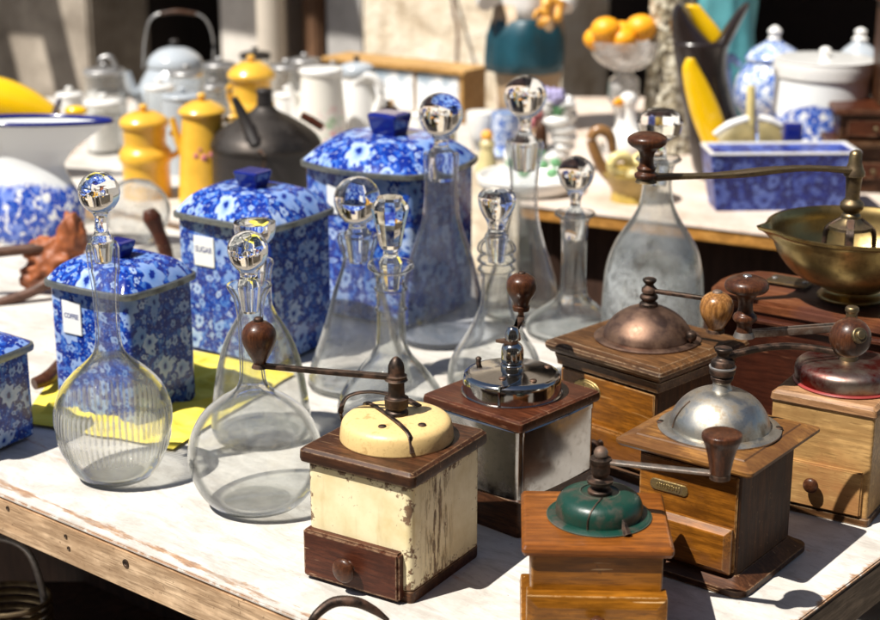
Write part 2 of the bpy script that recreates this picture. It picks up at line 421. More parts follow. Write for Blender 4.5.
def cream():
    t = NT('chipped_cream_enamel'); o = t.obj()
    n = t.noise(o, 22, 5, .6); c = t.ramp(n, [(.3, (.64, .51, .25)), (.6, (.82, .72, .46))])
    v = t.noise(t.map(o, (80, 80, 9)), 1.0, 5, .65)
    c = t.mix(t.ramp(v, [(.56, 0.0), (.72, .45)]), c, (.50, .38, .18))
    fine = t.noise(o, 150, 5, .75); mid = t.noise(o, 45, 4, .6)
    x = t.n('SeparateXYZ', None, Vector=o)
    ax = t.math('ABSOLUTE', x.outputs[0]); ay = t.math('ABSOLUTE', x.outputs[1])
    vert = t.math('MULTIPLY', t.ramp(t.math('MULTIPLY', t.math('MINIMUM', t.math('DIVIDE', ax, .0605), t.math('DIVIDE', ay, .0635)), 1.0), [(.80, 0.0), (.97, 1.0)]), 1.0)
    topb = t.math('MAXIMUM', t.ramp(t.math('MULTIPLY', x.outputs[2], 8.0), [(.86, 0.0), (.965, 1.0)]), t.ramp(t.math('MULTIPLY', x.outputs[2], 8.0), [(.12, 1.0), (.22, 0.0)]))
    e = t.math('MAXIMUM', vert, topb)
    chip = t.math('ADD', t.math('MULTIPLY', e, .115), t.math('ADD', t.math('MULTIPLY', fine, .6), t.math('MULTIPLY', mid, .4)))
    m = t.ramp(chip, [(.605, 0.0), (.62, 1.0)])
    # rubbed patch on the right hand side near the front corner
    px = t.ramp(t.math('ABSOLUTE', t.math('SUBTRACT', x.outputs[1], -.018)), [(.0, 1.0), (.034, 0.0)])
    rx = t.ramp(t.math('SUBTRACT', x.outputs[0], .055), [(.0, 0.0), (.002, 1.0)])
    streak = t.noise(t.map(o, (200, 200, 30)), 1.0, 5, .75)
    m2 = t.math('MULTIPLY', t.math('MULTIPLY', px, rx), t.ramp(streak, [(.50, 0.0), (.54, 1.0)]))
    m = t.math('MAXIMUM', m, m2)
    c = t.mix(m, c, t.ramp(fine, [(.4, (.07, .035, .02)), (.6, (.22, .13, .07))]))
    t.pbr(c, t.math('ADD', .35, t.math('MULTIPLY', m, .4)), normal=t.bump(t.math('SUBTRACT', 1.0, m), .5, .0008)); return t.m
M['cream'] = cream()
M['creamcap'] = metal('cream_cap_enamel', (.70, .49, .21), .36, (.44, .26, .09), .10, 60, .6, .25, 0.0, edge=(.25, .15, .08), met1=0.0)
M['w_mahog'] = wood('dark_brown_lid_wood', (.035, .012, .005), (.13, .05, .02), 'x', 1, .45, wear=(.45, .28, .15), wearamt=.8, scratch=.5)
M['w_drawer'] = wood('red_brown_drawer_wood', (.055, .014, .007), (.13, .038, .017), 'x', 1.2, .4, wear=(.5, .33, .2), wearamt=.7, scratch=.9)
M['w_knob'] = wood('turned_brown_knob_wood', (.045, .014, .006), (.13, .045, .017), 'z', 1.3, .38, coat=.15)
M['w_red'] = wood('reddish_lid_wood', (.055, .014, .006), (.14, .042, .016), 'x', 1, .35, wear=(.5, .3, .18), wearamt=.5, scratch=.3)
M['w_walnut'] = wood('worn_walnut', (.055, .022, .007), (.22, .10, .034), 'x', .9, .5, wear=(.50, .36, .22), wearamt=.8, scratch=.35)
M['w_oak'] = wood('amber_varnished_wood', (.14, .045, .004), (.40, .145, .014), 'x', .8, .38, wear=(.55, .33, .14), wearamt=.6, scratch=.3, blot=(.16, .06, .02), coat=.15)
M['w_oakshade'] = wood('shade_dark_side_wood', (.030, .009, .002), (.11, .038, .008), 'z', .8, .6, wear=(.4, .22, .1), wearamt=.5, scratch=.3)  # darker copy of the amber wood: shade of the sides put into colour
M['w_oaktop'] = wood('worn_amber_lid', (.17, .065, .014), (.50, .25, .07), 'x', .8, .42, wear=(.10, .05, .02), wearamt=1.0, scratch=.5, blot=(.09, .035, .012), coat=.1)
M['w_orange'] = wood('orange_varnished_wood', (.22, .075, .005), (.40, .155, .014), 'x', .5, .33, wear=(.72, .48, .24), wearamt=.8, scratch=.8, coat=.15)
M['w_orangetop'] = wood('orange_brown_lid', (.20, .055, .006), (.40, .135, .022), 'x', .5, .38, wear=(.10, .035, .01), wearamt=.9, scratch=.6, blot=(.10, .03, .008), coat=.2)
M['w_light'] = wood('pale_beech', (.46, .25, .085), (.66, .42, .17), 'x', .6, .48, wear=(.25, .12, .05), wearamt=.4, scratch=.12, blot=(.32, .14, .05))
M['w_lighttop'] = wood('brown_beech_top', (.30, .15, .065), (.50, .28, .14), 'x', .7, .5, wear=(.62, .42, .26), wearamt=.6)
M['w_dark'] = wood('dark_mahogany', (.035, .009, .005), (.09, .025, .012), 'x', .8, .35, wear=(.3, .13, .07), wearamt=.4)
M['w_plank'] = wood('red_brown_plank', (.14, .04, .016), (.30, .12, .05), 'x', .7, .35, blot=(.1, .04, .03), coat=.2)
M['w_olive'] = wood('orange_burl_knob', (.34, .14, .035), (.52, .26, .08), 'z', 1.2, .35, coat=.3, grainy=1.6)
M['w_pine'] = wood('yellow_pine', (.52, .28, .08), (.70, .44, .18), 'x', .4, .5)
M['w_t2'] = wood('orange_table_edge', (.45, .20, .04), (.66, .34, .09), 'x', .3, .5)
M['iron'] = metal('dark_aged_iron', (.055, .042, .035), .42, (.10, .05, .03), .5, 60, .65, .3, .5, edge=(.20, .15, .11))
M['steelarm'] = metal('worn_steel', (.34, .30, .26), .35, (.16, .10, .07), .6, 50, .6, .2, .6)
M['chrome'] = metal('chrome', (.44, .43, .42), .06, (.20, .15, .11), .16, 26, .3, .04, .9)
M['chromeside'] = metal('chrome_side_panels', (.34, .33, .32), .10, (.16, .12, .09), .30, 22, .28, .04, .9)
M['silver'] = metal('dull_silver_dome', (.50, .48, .43), .33, (.28, .23, .17), .45, 45, .5, .12, .8)
M['copper'] = metal('aged_copper_dome', (.19, .115, .085), .36, (.20, .12, .08), .6, 40, .5, .1, .8)
M['brass'] = metal('aged_brass', (.34, .25, .10), .24, (.15, .10, .04), .5, 18, .45, .08, .9)
M['brassarm'] = metal('dull_brass_bar', (.23, .17, .09), .35, (.10, .07, .045), .6, 50, .5, .2, .8, edge=(.45, .35, .2))
M['plaque'] = metal('brass_plaque', (.42, .31, .13), .4, (.2, .14, .07), .5, 120, .5, .4, .8)
M['green'] = metal('worn_green_enamel', (.004, .036, .024), .32, (.05, .040, .028), .34, 38, .6, .3, 0.0, edge=(.16, .15, .11), met1=0.0)
M['redcap'] = metal('red_painted_cap', (.13, .012, .010), .42, (.30, .24, .20), .50, 22, .35, .1, 1.0)
M['redplain'] = plain('faded_red_rim', (.30, .04, .035), .4, .4)
M['blue'] = floral('blue_flower_transfer', fl=(.42, .52, .72), fl2=(.07, .19, .52))
M['bluebig'] = floral('blue_flower_transfer_large', scale=17.0, fl=(.42, .52, .72), fl2=(.07, .19, .52))
M['bluecask'] = floral('blue_flower_casket', scale=17.0, fl=(.13, .20, .52), fl2=(.02, .05, .32), bg=(.002, .007, .11), bg2=(.005, .018, .20), rough=.4)
M['cobalt'] = plain('cobalt_knob', (.006, .012, .17), .12, .2, coat=.5)
M['rim'] = metal('tin_rim', (.26, .28, .27), .35, (.13, .13, .12), .5, 40)
M['label'] = plain('white_enamel_label', (.80, .81, .80), .5, .06)
M['ink'] = plain('blue_ink', (.03, .05, .20), .5, .1)
M['bronze_ink'] = metal('embossed_brass', (.5, .38, .17), .4, (.2, .15, .08), .3, 90)
M['jug'] = floral('blue_flowers_on_white', scale=14.0, bg=(.02, .06, .45), fl=(.28, .38, .76), fl2=(.06, .14, .58), white_ground=True, zfade=(.125, .008, .05))
M['crock'] = floral('blue_sprays_on_white', scale=18.0, bg=(.03, .08, .46), fl=(.3, .4, .78), fl2=(.1, .2, .6), white_ground=True, zfade=(.150, -.1, .14))
M['tureen'] = floral('pale_blue_sprays', scale=20.0, bg=(.10, .20, .45), fl=(.6, .66, .78), fl2=(.28, .40, .62), white_ground=True, zfade=(.5, -.1, .02))
M['porc'] = plain('white_porcelain', (.80, .79, .76), .2, .07, 12, coat=.4)
M['porcwarm'] = plain('warm_grey_glaze', (.58, .56, .52), .25, .2, 14, coat=.3)
M['porcgrey'] = plain('grey_enamel', (.42, .46, .50), .22, .12, 14, coat=.4)
M['porcgreen'] = plain('porcelain_green', (.18, .42, .20), .3, .3)
M['pink'] = plain('porcelain_pink', (.62, .20, .22), .35, .3)
M['lilac'] = plain('porcelain_lilac', (.42, .38, .62), .35, .2)
M['yellow'] = plain('yellow_ochre_enamel', (.80, .45, .045), .28, .22, 30, coat=.2, edge=(.08, .05, .03))
M['bryellow'] = plain('bright_yellow_glaze', (.86, .52, .004), .12, .05, coat=.5)
M['navy'] = plain('navy_glaze', (.010, .014, .10), .15, .2, coat=.5)
M['black'] = plain('black_brown_glaze', (.022, .014, .012), .22, .4, coat=.4)
M['ketl'] = metal('grey_kettle_shoulder', (.065, .056, .05), .42, (.04, .034, .03), .5, 25, .55, .12, .5)
M['ketb'] = plain('black_kettle_side', (.022, .017, .015), .5, .3, 30)
M['tingrey'] = metal('tinned_metal', (.50, .50, .50), .3, (.32, .31, .30), .5, 25, .45)
M['orange'] = plain('orange_fruit', (.92, .38, .008), .45, .12, 60, bump=.3)
M['ochre'] = plain('ochre_glaze', (.50, .35, .08), .3, .4, 25, coat=.3)
M['ochrebrown'] = plain('brown_glaze', (.30, .15, .05), .35, .4, 30, coat=.3)
M['paleyellow'] = plain('pale_yellow_glaze', (.80, .66, .28), .3, .2)
M['cream2'] = plain('cream_glaze', (.62, .52, .26), .3, .45, 25)
M['teal'] = plain('teal_cloth_paint', (.006, .065, .095), .4, .5, 16, bump=.3)
M['turq'] = plain('turquoise_cloth', (.09, .34, .38), .7, .5, 9, bump=.5, bd=.01)
M['shirt'] = plain('white_painted_shirt', (.72, .70, .67), .5, .12)
M['skin'] = plain('painted_orange_skin', (.74, .36, .05), .4, .15)
M['beige'] = plain('beige_painted_trousers', (.42, .29, .17), .5, .25, 10)
M['hair'] = plain('painted_brown_hair', (.07, .035, .02), .5, .2)
M['leather'] = plain('red_brown_leather', (.36, .10, .025), .55, .6, 30, bump=.6, bd=.003, col2=(.14, .04, .015))
M['stick'] = wood('dark_stick', (.09, .045, .03), (.22, .11, .075), 'x', .8, .5)
def cloth():
    t = NT('yellow_cotton_cloth'); o = t.obj()
    w = t.noise(t.map(o, (14, 60, 20)), 1.0, 4, .6)
    c = t.ramp(w, [(.35, (.76, .59, .06)), (.65, (.86, .72, .12))])
    t.pbr(c, .85, normal=t.bump(t.noise(t.map(o, (700, 700, 700)), 1.0, 2), .3, .0006), spec=.2); return t.m
M['cloth'] = cloth()
def stucco():
    t = NT('rough_pale_stucco'); o = t.obj()
    n = t.noise(o, 7, 8, .68); b = t.noise(o, 22, 6, .7)
    c = t.ramp(n, [(.36, (.50, .38, .25)), (.5, (.84, .72, .55)), (.62, (.92, .84, .70))])
    t.pbr(c, .9, normal=t.bump(t.math('ADD', n, b), .9, .012), spec=.1); return t.m
def stone(name, a, b, sc=4.0):
    t = NT(name); o = t.obj(); n = t.noise(o, sc, 8, .65); b2 = t.noise(o, sc*7, 5, .7)
    c = t.ramp(n, [(.3, a), (.7, b)])
    c = t.mix(t.ramp(b2, [(.5, 0.0), (.8, .5)]), c, tuple(q*.6 for q in a))
    t.pbr(c, .88, normal=t.bump(t.math('ADD', n, b2), .5, .006), spec=.15); return t.m
M['stucco'] = stucco()
M['stone'] = stone('grey_brown_stone', (.20, .165, .13), (.52, .45, .37))
M['stonepale'] = stone('pale_limestone', (.66, .60, .53), (.80, .75, .68))
M['plaster'] = stone('grey_plaster', (.40, .38, .36), (.50, .48, .46), 2.5)
M['pave'] = None
def pave():
    t = NT('paving'); o = t.obj()
    br = t.n('TexBrick', {'offset': .5}, Vector=o, Color1=(.20, .18, .155, 1), Color2=(.26, .235, .20, 1), Mortar=(.09, .08, .07, 1), Scale=2.2, Mortar_Size=.012)
    n = t.noise(o, 9, 6, .65)
    c = t.mix(t.ramp(n, [(.35, 0.0), (.75, .6)]), br.outputs[0], (.13, .115, .10))
    t.pbr(c, .85, normal=t.bump(n, .4, .01)); return t.m
M['pave'] = pave()
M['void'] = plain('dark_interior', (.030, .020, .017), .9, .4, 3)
M['skirt'] = wood('dark_brown_skirt_boards', (.045, .022, .014), (.09, .045, .03), 'z', .25, .7)
M['awning'] = plain('striped_awning_canvas', (.45, .42, .38), .9, .1, 4)
M['postpale'] = plain('pale_painted_post', (.66, .58, .48), .55, .15, 6)
M['postbrown'] = wood('brown_door_frame', (.15, .075, .04), (.27, .15, .085), 'z', .2, .6)
def shellcol():
    t = NT('encrusted_shell_column'); o = t.obj()
    vo = t.n('TexVoronoi', None, Vector=o, Scale=75.0)
    c = t.ramp(vo.outputs['Color'], [(.2, (.10, .08, .05)), (.5, (.34, .29, .19)), (.8, (.62, .58, .46))])
    t.pbr(c, .6, normal=t.bump(vo.outputs['Distance'], 1.0, .006)); return t.m
M['shell'] = shellcol()
def tilepic():
    t = NT('tile_painting'); o = t.obj()
    n = t.noise(t.map(o, (1, 1, 1.6), (5, 2, 3)), 22, 5, .6); z = t.n('SeparateXYZ', None, Vector=o).outputs[2]
    c = t.mix(t.math('MULTIPLY', t.ramp(n, [(.50, 0.0), (.56, .8)]), t.ramp(t.math('ABSOLUTE', t.math('SUBTRACT', z, .05)), [(.022, 1.0), (.05, 0.0)])), (.80, .82, .83), (.20, .30, .40))
    t.pbr(c, .15, coat=.4); return t.m
M['tile'] = tilepic()
def roses():
    t = NT('enamel_with_roses'); o = t.obj(); s = t.n('SeparateXYZ', None, Vector=o)
    n = t.noise(o, 40, 4, .6)
    near = t.ramp(t.math('ABSOLUTE', t.math('SUBTRACT', s.outputs[2], .085)), [(.02, 1.0), (.045, 0.0)])
    sd = t.ramp(t.math('ABSOLUTE', t.math('SUBTRACT', s.outputs[0], .022)), [(.012, 1.0), (.03, 0.0)])
    z = t.math('MULTIPLY', near, sd)
    pk = t.math('MULTIPLY', z, t.ramp(n, [(.52, 0.0), (.56, .8)])); gr = t.math('MULTIPLY', z, t.ramp(n, [(.40, .8), (.44, 0.0)]))
    c = t.mix(pk, (.76, .73, .66), (.68, .22, .26)); c = t.mix(gr, c, (.22, .42, .20))
    t.pbr(c, .22, coat=.3); return t.m
M['roses'] = roses()
M['g'] = thin_glass('clear_glass')
def flute_light(t, o):  # white stripes and low haze painted for light scattered in the flutes
    s = t.n('SeparateXYZ', None, Vector=o); ang = t.math('ARCTAN2', s.outputs[1], s.outputs[0]); z = s.outputs[2]
    st = t.ramp(t.math('COSINE', t.math('MULTIPLY', ang, 60.0)), [(.0, .12), (.7, 1.0)])
    b1 = t.math('MULTIPLY', t.ramp(t.math('ABSOLUTE', t.math('SUBTRACT', z, .044)), [(.010, 1.0), (.013, 0.0)]), 1.0)
    b2 = t.math('MULTIPLY', t.ramp(t.math('ABSOLUTE', t.math('SUBTRACT', z, .076)), [(.013, 1.0), (.017, 0.0)]), 1.0)
    haze = t.math('MULTIPLY', t.ramp(z, [(.02, 1.0), (.085, 0.0)]), .08)
    return t.math('ADD', t.math('MULTIPLY', t.math('MULTIPLY', st, t.math('MAXIMUM', b1, b2)), .40), haze)
def swirl_light(t, o):  # white swirl painted low in the bottle for scattered light
    z = t.n('SeparateXYZ', None, Vector=o).outputs[2]
    w = t.ramp(t.noise(t.map(o, (26, 26, 60)), 1.0, 5, .6, 1.2), [(.42, .10), (.60, 1.0)])
    return t.math('MULTIPLY', t.math('MULTIPLY', w, t.ramp(z, [(.02, 1.0), (.08, .1)])), .17)
M['gflute'] = thin_glass('fluted_clear_glass', stain_glow=flute_light)
M['gswirl'] = thin_glass('light_swirl_glass', stain_glow=swirl_light)
M['gdirty'] = thin_glass('dusty_glass', dust=.16, dustscale=18)
M['gmilk'] = thin_glass('milky_glass', tint=(.97, .98, .985), dust=.09, dustcol=(.92, .92, .90), dustscale=14)
M['gstain'] = thin_glass('silt_stained_glass', tint=(.96, .97, .96), dust=.12, dustcol=(.74, .77, .78), dustscale=22,
    stain_glow=lambda t, o: t.math('MULTIPLY', t.ramp(t.math('ADD', t.n('SeparateXYZ', None, Vector=o).outputs[2], t.math('MULTIPLY', t.noise(o, 60, 5, .7), .03)), [(.0, 0.0), (.118, .62), (.140, .08), (.165, .08)]), t.ramp(t.noise(o, 45, 7, .75, .6), [(.38, .12), (.58, 1.0)])))
M['gblue'] = thin_glass('faintly_blue_glass', tint=(.93, .95, .985), edge=(.60, .62, .68), dust=.06, dustcol=(.78, .82, .90), dustscale=10)
M['gj'] = thin_glass('jar_glass', dust=.22)
M['gfoot'] = thin_glass('thick_glass_foot', tint=(.985, .99, .985), edge=(.8, .82, .8), dust=.04, refr=.15, bump=.2)
M['gwhite'] = thin_glass('frosted_cut_crystal', dust=.75, dustcol=(.85, .84, .82), dustscale=60, bump=.5, bscale=90)
M['gs'] = solid_glass('solid_stopper_glass')
M['gsv'] = solid_glass('violet_tinged_glass', (.93, .90, .94))
# ================================================================== THE SETTING
# ground
bm = bmesh.new(); bmesh.ops.create_grid(bm, x_segments=2, y_segments=2, size=40)
bmesh.ops.translate(bm, vec=(0, 0, -.80), verts=bm.verts)
tag(from_bm('ground', bm, M['pave'], smooth=False), None, None, None, 'structure')
# front table ------------------------------------------------------
tb0 = at(0, 494); C = at(622, 753); tr0 = at(880, 560)
dr = (tr0-C).normalized(); dl = (tb0-C).normalized()
yawT = math.atan2(dr.y, dr.x)-math.pi/2
nrm = Vector((-dl.y, dl.x, 0)); nrm = nrm if nrm.y > 0 else -nrm
dback = (1.86-(.682*C.x+.731*C.y))
R_ = C+dr*(dback/dr.dot(Vector((.682, .731, 0)))); Lc = C+dl*1.75; Bk = Lc+(R_-C)
table = thing('market_table', 'white painted wooden market table with worn bare pine edge carrying the grinders and decanters', 'table', (C.x, C.y, 0), math.degrees(yawT))
def poly_prism(name, pts, z0, z1, mat, parent, bev=.003):
    bm = bmesh.new(); a = [bm.verts.new((p.x, p.y, z1)) for p in pts]; b = [bm.verts.new((p.x, p.y, z0)) for p in pts]
    bm.faces.new(a); bm.faces.new(list(reversed(b)))
    for i in range(len(a)): bm.faces.new((a[i], b[i], b[(i+1) % len(a)], a[(i+1) % len(a)]))
    bmesh.ops.recalc_face_normals(bm, faces=bm.faces[:])
    if bev: bmesh.ops.bevel(bm, geom=bm.edges[:], offset=bev, segments=2, affect='EDGES')
    return wn(from_bm(name, bm, mat, parent, sharp=60))
inset = .002
P4 = [loc_of(table, p) for p in (C, R_, Bk, Lc)]
poly_prism('tabletop', [Vector((p.x, p.y, 0)) for p in P4], -.0045, 0, M['table'], table, .0015)
def edge_board(a, b, mat, name, out=.0, h=.046):
    A, B = loc_of(table, a), loc_of(table, b); d = (B-A); L = d.length; d.normalize()
    n = Vector((d.y, -d.x, 0)); mid = (P4[0]+P4[2])/2
    if n.dot(mid-A) > 0: n = -n
    c = (A+B)/2 - n*.011 + n*out
    o = box(name, L-.03, .024, h, (c.x, c.y, -.005-h/2), mat, table, .0018, loc=True); o.rotation_euler = (0, 0, math.atan2(d.y, d.x)); return o
edge_board(C, Lc, M['edge'], 'edge_board', -.001)
edge_board(C, R_, M['edge2'], 'edge_board', -.001)
edge_board(Lc, Bk, M['edge'], 'edge_board', -.001); edge_board(R_, Bk, M['edge'], 'edge_board', -.001)
for p in (C+(Bk-C)*.06, R_+(Lc-R_)*.06, Bk+(C-Bk)*.06, Lc+(R_-Lc)*.06):
    q = loc_of(table, p); box('leg', .06, .06, .74, (q.x, q.y, -.43), M['skirt'], table, .004)
def on_edge(px, py, d_):
    z = -.026; s_ = .5
    for _ in range(30):
        lo, hi = 0.0, 1.7
        for _ in range(40):
            m_ = (lo+hi)/2; p = C+dl*m_
            if 440+FP*p.x/depth(p.y, z) > px: lo = m_
            else: hi = m_
        p = C+dl*lo; z = zrow(py, p.y)
    return Vector((p.x, p.y, z))
for px_, py_, r_, nm in ((126, 563, .0045, 'bolt'), (66, 536, .0022, 'nail'), (69, 548, .0022, 'nail'), (8, 508, .0025, 'nail')):
    q = loc_of(table, on_edge(px_, py_, 0)); nl = loc_of(table, Vector((C.x, C.y, 0))-nrm)
    lathe(nm, [(0, r_, 's'), (.0012, r_, 's'), (.0013, r_*.6, 's'), (.0006, r_*.5), (.0006, 0)], M['iron'], table, 16, loc=q, rot=nl.to_track_quat('Z', 'Y').to_euler())
pn = Lc-C; A_ = C+nrm*.30+dl*.12; B_ = Lc+nrm*.30-dl*.05; q = loc_of(table, (A_+B_)/2); dq = loc_of(table, B_)-loc_of(table, A_)
o = box('under_table_panel', dq.length, .012, .70, (q.x, q.y, -.41), M['skirt'], table, .002, loc=True); o.rotation_euler = (0, 0, math.atan2(dq.y, dq.x))  # added dark panel, keeps the space under the table in shade
hp = at(126, 563, -.026); q = loc_of(table, hp)
nn = Vector((math.cos(math.radians(0)), 0, 0))
# left rear table (carries the enamel pots) --------------------------
def simple_table(name, label, pts, edge_mat, top_mat, thick=.026, skirt=None, legs=True, zt=0.0, group=None):
    c = sum(pts, Vector())/len(pts); t = thing(name, label, 'table', (c.x, c.y, 0), 0, group)
    loc = [p-c for p in pts]
    poly_prism('tabletop', [Vector((p.x, p.y, 0)) for p in loc], -.006, zt, top_mat, t, .002)
    ins = [p*(1-.004) for p in loc]
    poly_prism('edge_frame', [Vector((p.x, p.y, 0)) for p in ins], -.006-thick, -.0065, edge_mat, t, .002)
    if legs:
        for p in loc: box('leg', .05, .05, .76, (p.x*.9, p.y*.9, -.42), M['skirt'], t, .003)
    if skirt:
        a, b = loc[skirt[0]], loc[skirt[1]]; d = (b-a); m = (a+b)/2*.97; m = m + Vector((0, .06, 0))
        o = box('under_table_panel', d.length*.96, .012, .62, (m.x, m.y, -.345), M['skirt'], t, .002, loc=True); o.rotation_euler = (0, 0, math.atan2(d.y, d.x))
    return t
ndir = Vector((.682, .731, 0))
g = .03
a0 = Bk+ndir*g; a1 = R_+ndir*g
fr = (Bk-R_).normalized()
b1 = R_+fr*.96+ndir*g; b0 = R_+fr*3.1+ndir*g
simple_table('side_table', 'pale worn table behind the blue canisters carrying yellow enamel pots and jars', [b1, Vector((.10, 4.2, 0)), Vector((-1.8, 4.35, 0)), b0], M['edge'], M['table'])
# rear table on the right ------------------------------------------
f0 = at(530, 205); f1 = at(760, 233); fd = (f1-f0).normalized(); fn = Vector((-fd.y, fd.x, 0)); fn = fn if fn.y > 0 else -fn
p0 = f0-fd*.02; p1 = f0+fd*1.75
def worn_pink():
    t = NT('worn_pinkish_top'); o = t.obj(); n = t.noise(o, 7, 6, .65)
    c = t.ramp(n, [(.3, (.42, .30, .22)), (.5, (.60, .50, .42)), (.72, (.70, .63, .56))])
    t.pbr(c, .6, normal=t.bump(n, .2, .002)); return t.m
M['pinktop'] = worn_pink()
simple_table('rear_table', 'rear table with worn pinkish top and orange wood edge carrying porcelain and the crystal bowl', [p0, p1, Vector((p1.x+.3, 4.25, 0)), Vector((.15, 4.3, 0))], M['w_t2'], M['pinktop'], .024, skirt=(0, 1))
# back wall ---------------------------------------------------------
WY = 5.45; PHI = math.radians(-33)
SUN_EL = 59.0; SD = Vector((-.85, -.52, 0)).normalized()*math.cos(math.radians(SUN_EL)); SD.z = math.sin(math.radians(SUN_EL))
def wx(px):
    """distance along the slanting wall line at a photo column"""
    k = (px-440)/FP; return k*(WY*cT+H*sT)/(math.cos(PHI)-k*math.sin(PHI)*cT)
def wy(px): return WY+wx(px)*math.sin(PHI)
def on_wall(px, off, z):
    q = Matrix.Rotation(PHI, 3, 'Z') @ Vector((wx(px), -off, 0)); return Vector((q.x, WY+q.y, z))
def wall_part(name, x0, x1, z0, z1, mat, parent, y0=0.0, th=.35):
    return box(name, x1-x0, th, z1-z0, ((x0+x1)/2, y0+th/2, (z0+z1)/2), mat, parent, .012)
bw = thing('street_building', 'old stone building behind the stalls with dark doorways and rough sunlit stucco', 'building', (0, WY, 0), math.degrees(PHI))
zt = 1.75
wall_part('stone_pier', wx(-900), wx(84), -.8, zt, M['stone'], bw, .02)
wall_part('plaster_pier', wx(213), wx(272), -.8, zt, M['stonepale'], bw, .03)
wall_part('door_frame', wx(304), wx(322), -.8, zt, M['postbrown'], bw, -.02, .3)
wall_part('plaster_pier', wx(322), wx(362), -.8, zt, M['plaster'], bw, .015)
wall_part('stucco_wall', wx(362), wx(560), -.8, zt, M['stucco'], bw, 0)
wall_part('stone_pier', wx(1050), wx(1500), -.8, zt, M['stone'], bw, .02)
wall_part('lintel', wx(-900), wx(1500), zt, 3.4, M['stone'], bw, .01)
L0 = wx(-900); L1 = wx(1500)
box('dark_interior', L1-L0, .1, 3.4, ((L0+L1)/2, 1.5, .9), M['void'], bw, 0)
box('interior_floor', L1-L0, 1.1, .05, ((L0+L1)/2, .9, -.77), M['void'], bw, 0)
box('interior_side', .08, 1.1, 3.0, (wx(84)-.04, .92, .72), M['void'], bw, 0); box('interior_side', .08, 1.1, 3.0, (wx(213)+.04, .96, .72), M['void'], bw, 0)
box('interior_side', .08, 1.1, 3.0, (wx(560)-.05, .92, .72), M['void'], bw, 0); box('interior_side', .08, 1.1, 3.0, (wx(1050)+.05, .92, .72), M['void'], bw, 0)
q = on_wall(289, .10, -.8); pp = thing('porch_post', 'pale round post standing beside the brown door frame', 'post', q)
lathe('shaft', [(0, .055, 's'), (.9, .052), (3.2, .05, 's')], M['postpale'], pp, 32)
lathe('foot_block', [(0, .075, 's'), (.06, .075, 's'), (.07, .058, 's')], M['stonepale'], pp, 32)
# unseen awning put over the left wall, shaped to shade the piers
aw = thing('awning', 'unseen grey canvas awning above the doorway, shaped to shade the wall piers', 'awning', (0, WY, 2.3), math.degrees(PHI))
def awn(x0, x1, proj, hh, zz):
    bm = bmesh.new(); v = []
    for i in range(9):
        u = i/8; v.append([bm.verts.new((x0+(x1-x0)*j/10, -proj*u, zz-hh*u-.02*math.sin(u*3.1)-.004*math.cos(j*6.28/2))) for j in range(11)])
    for i in range(8):
        for j in range(10): bm.faces.new((v[i][j], v[i][j+1], v[i+1][j+1], v[i+1][j]))
    r = bmesh.ops.solidify(bm, geom=bm.faces[:], thickness=.006); return bm
SL = Matrix.Rotation(-PHI, 3, 'Z') @ SD
def awning_piece(pa, pb, row_, pj):
    hz = zrow(row_, wy((pa+pb)/2))+SL.z/abs(SL.y)*pj; sx = SL.x/abs(SL.y)*pj
    from_bm('canvas', awn(wx(pa)+sx, wx(pb)+sx, pj, .12, hz-2.3+.12), M['awning'], aw, False)
awning_piece(88, 362, 20, .95)
# left length of the awning, low enough to shade the whole pier, with one panel left out to throw a patch of sun
Yp = wy(20); kz = SL.z/abs(SL.y); kx = SL.x/abs(SL.y); pjl = 1.15; h0 = zrow(165, Yp)+kz*pjl+.12
vof = lambda row_: (h0-zrow(row_, Yp))/(kz+.12/pjl)
va, vb = vof(28), vof(88); vm = (va+vb)/2
xs = [wx(-500)+kx*pjl, wx(6)+kx*vm, wx(40)+kx*vm, wx(86)+kx*pjl]; vs_ = [0, va, vb, pjl]
bm = bmesh.new(); G = [[bm.verts.new((x, -v, h0-2.3-.12*v/pjl)) for x in xs] for v in vs_]
for i in range(3):
    for j in range(3):
        if not (i == 1 and j == 1): bm.faces.new((G[i][j], G[i][j+1], G[i+1][j+1], G[i+1][j]))
bmesh.ops.solidify(bm, geom=bm.faces[:], thickness=.006); from_bm('canvas', bm, M['awning'], aw, False)
# unseen house added behind the viewer: it keeps part of the sky off the stalls
hs_ = thing('sky_blocker_house', 'unseen stone house front added across the street to block sky light', 'building', (0, -5.2, -.8), 0)
box('wall', 30, .3, 7.6, (0, -.15, 3.8), M['stone'], hs_, .01)
box('cornice', 30.2, .6, .25, (0, -.05, 7.73), M['stonepale'], hs_, .02)
for k in range(-5, 6):
    for zz_ in (1.2, 4.4):
        f = box('window', 1.1, .10, 1.7, (k*2.6, .02, zz_+.85), M['postbrown'], hs_, .01)
        box('pane', .9, .02, 1.5, (k*2.6, .075, zz_+.85), M['void'], f, .002)
# thin stick leaning on the stucco
s = tube('walking_stick', [on_wall(452, .02, .20), on_wall(462, .05, .10), on_wall(473, .10, -.04), on_wall(520, .5, -.79)], .006, M['stick'])
tag(s, 'thin dark stick leaning against the sunlit stucco wall', 'stick')

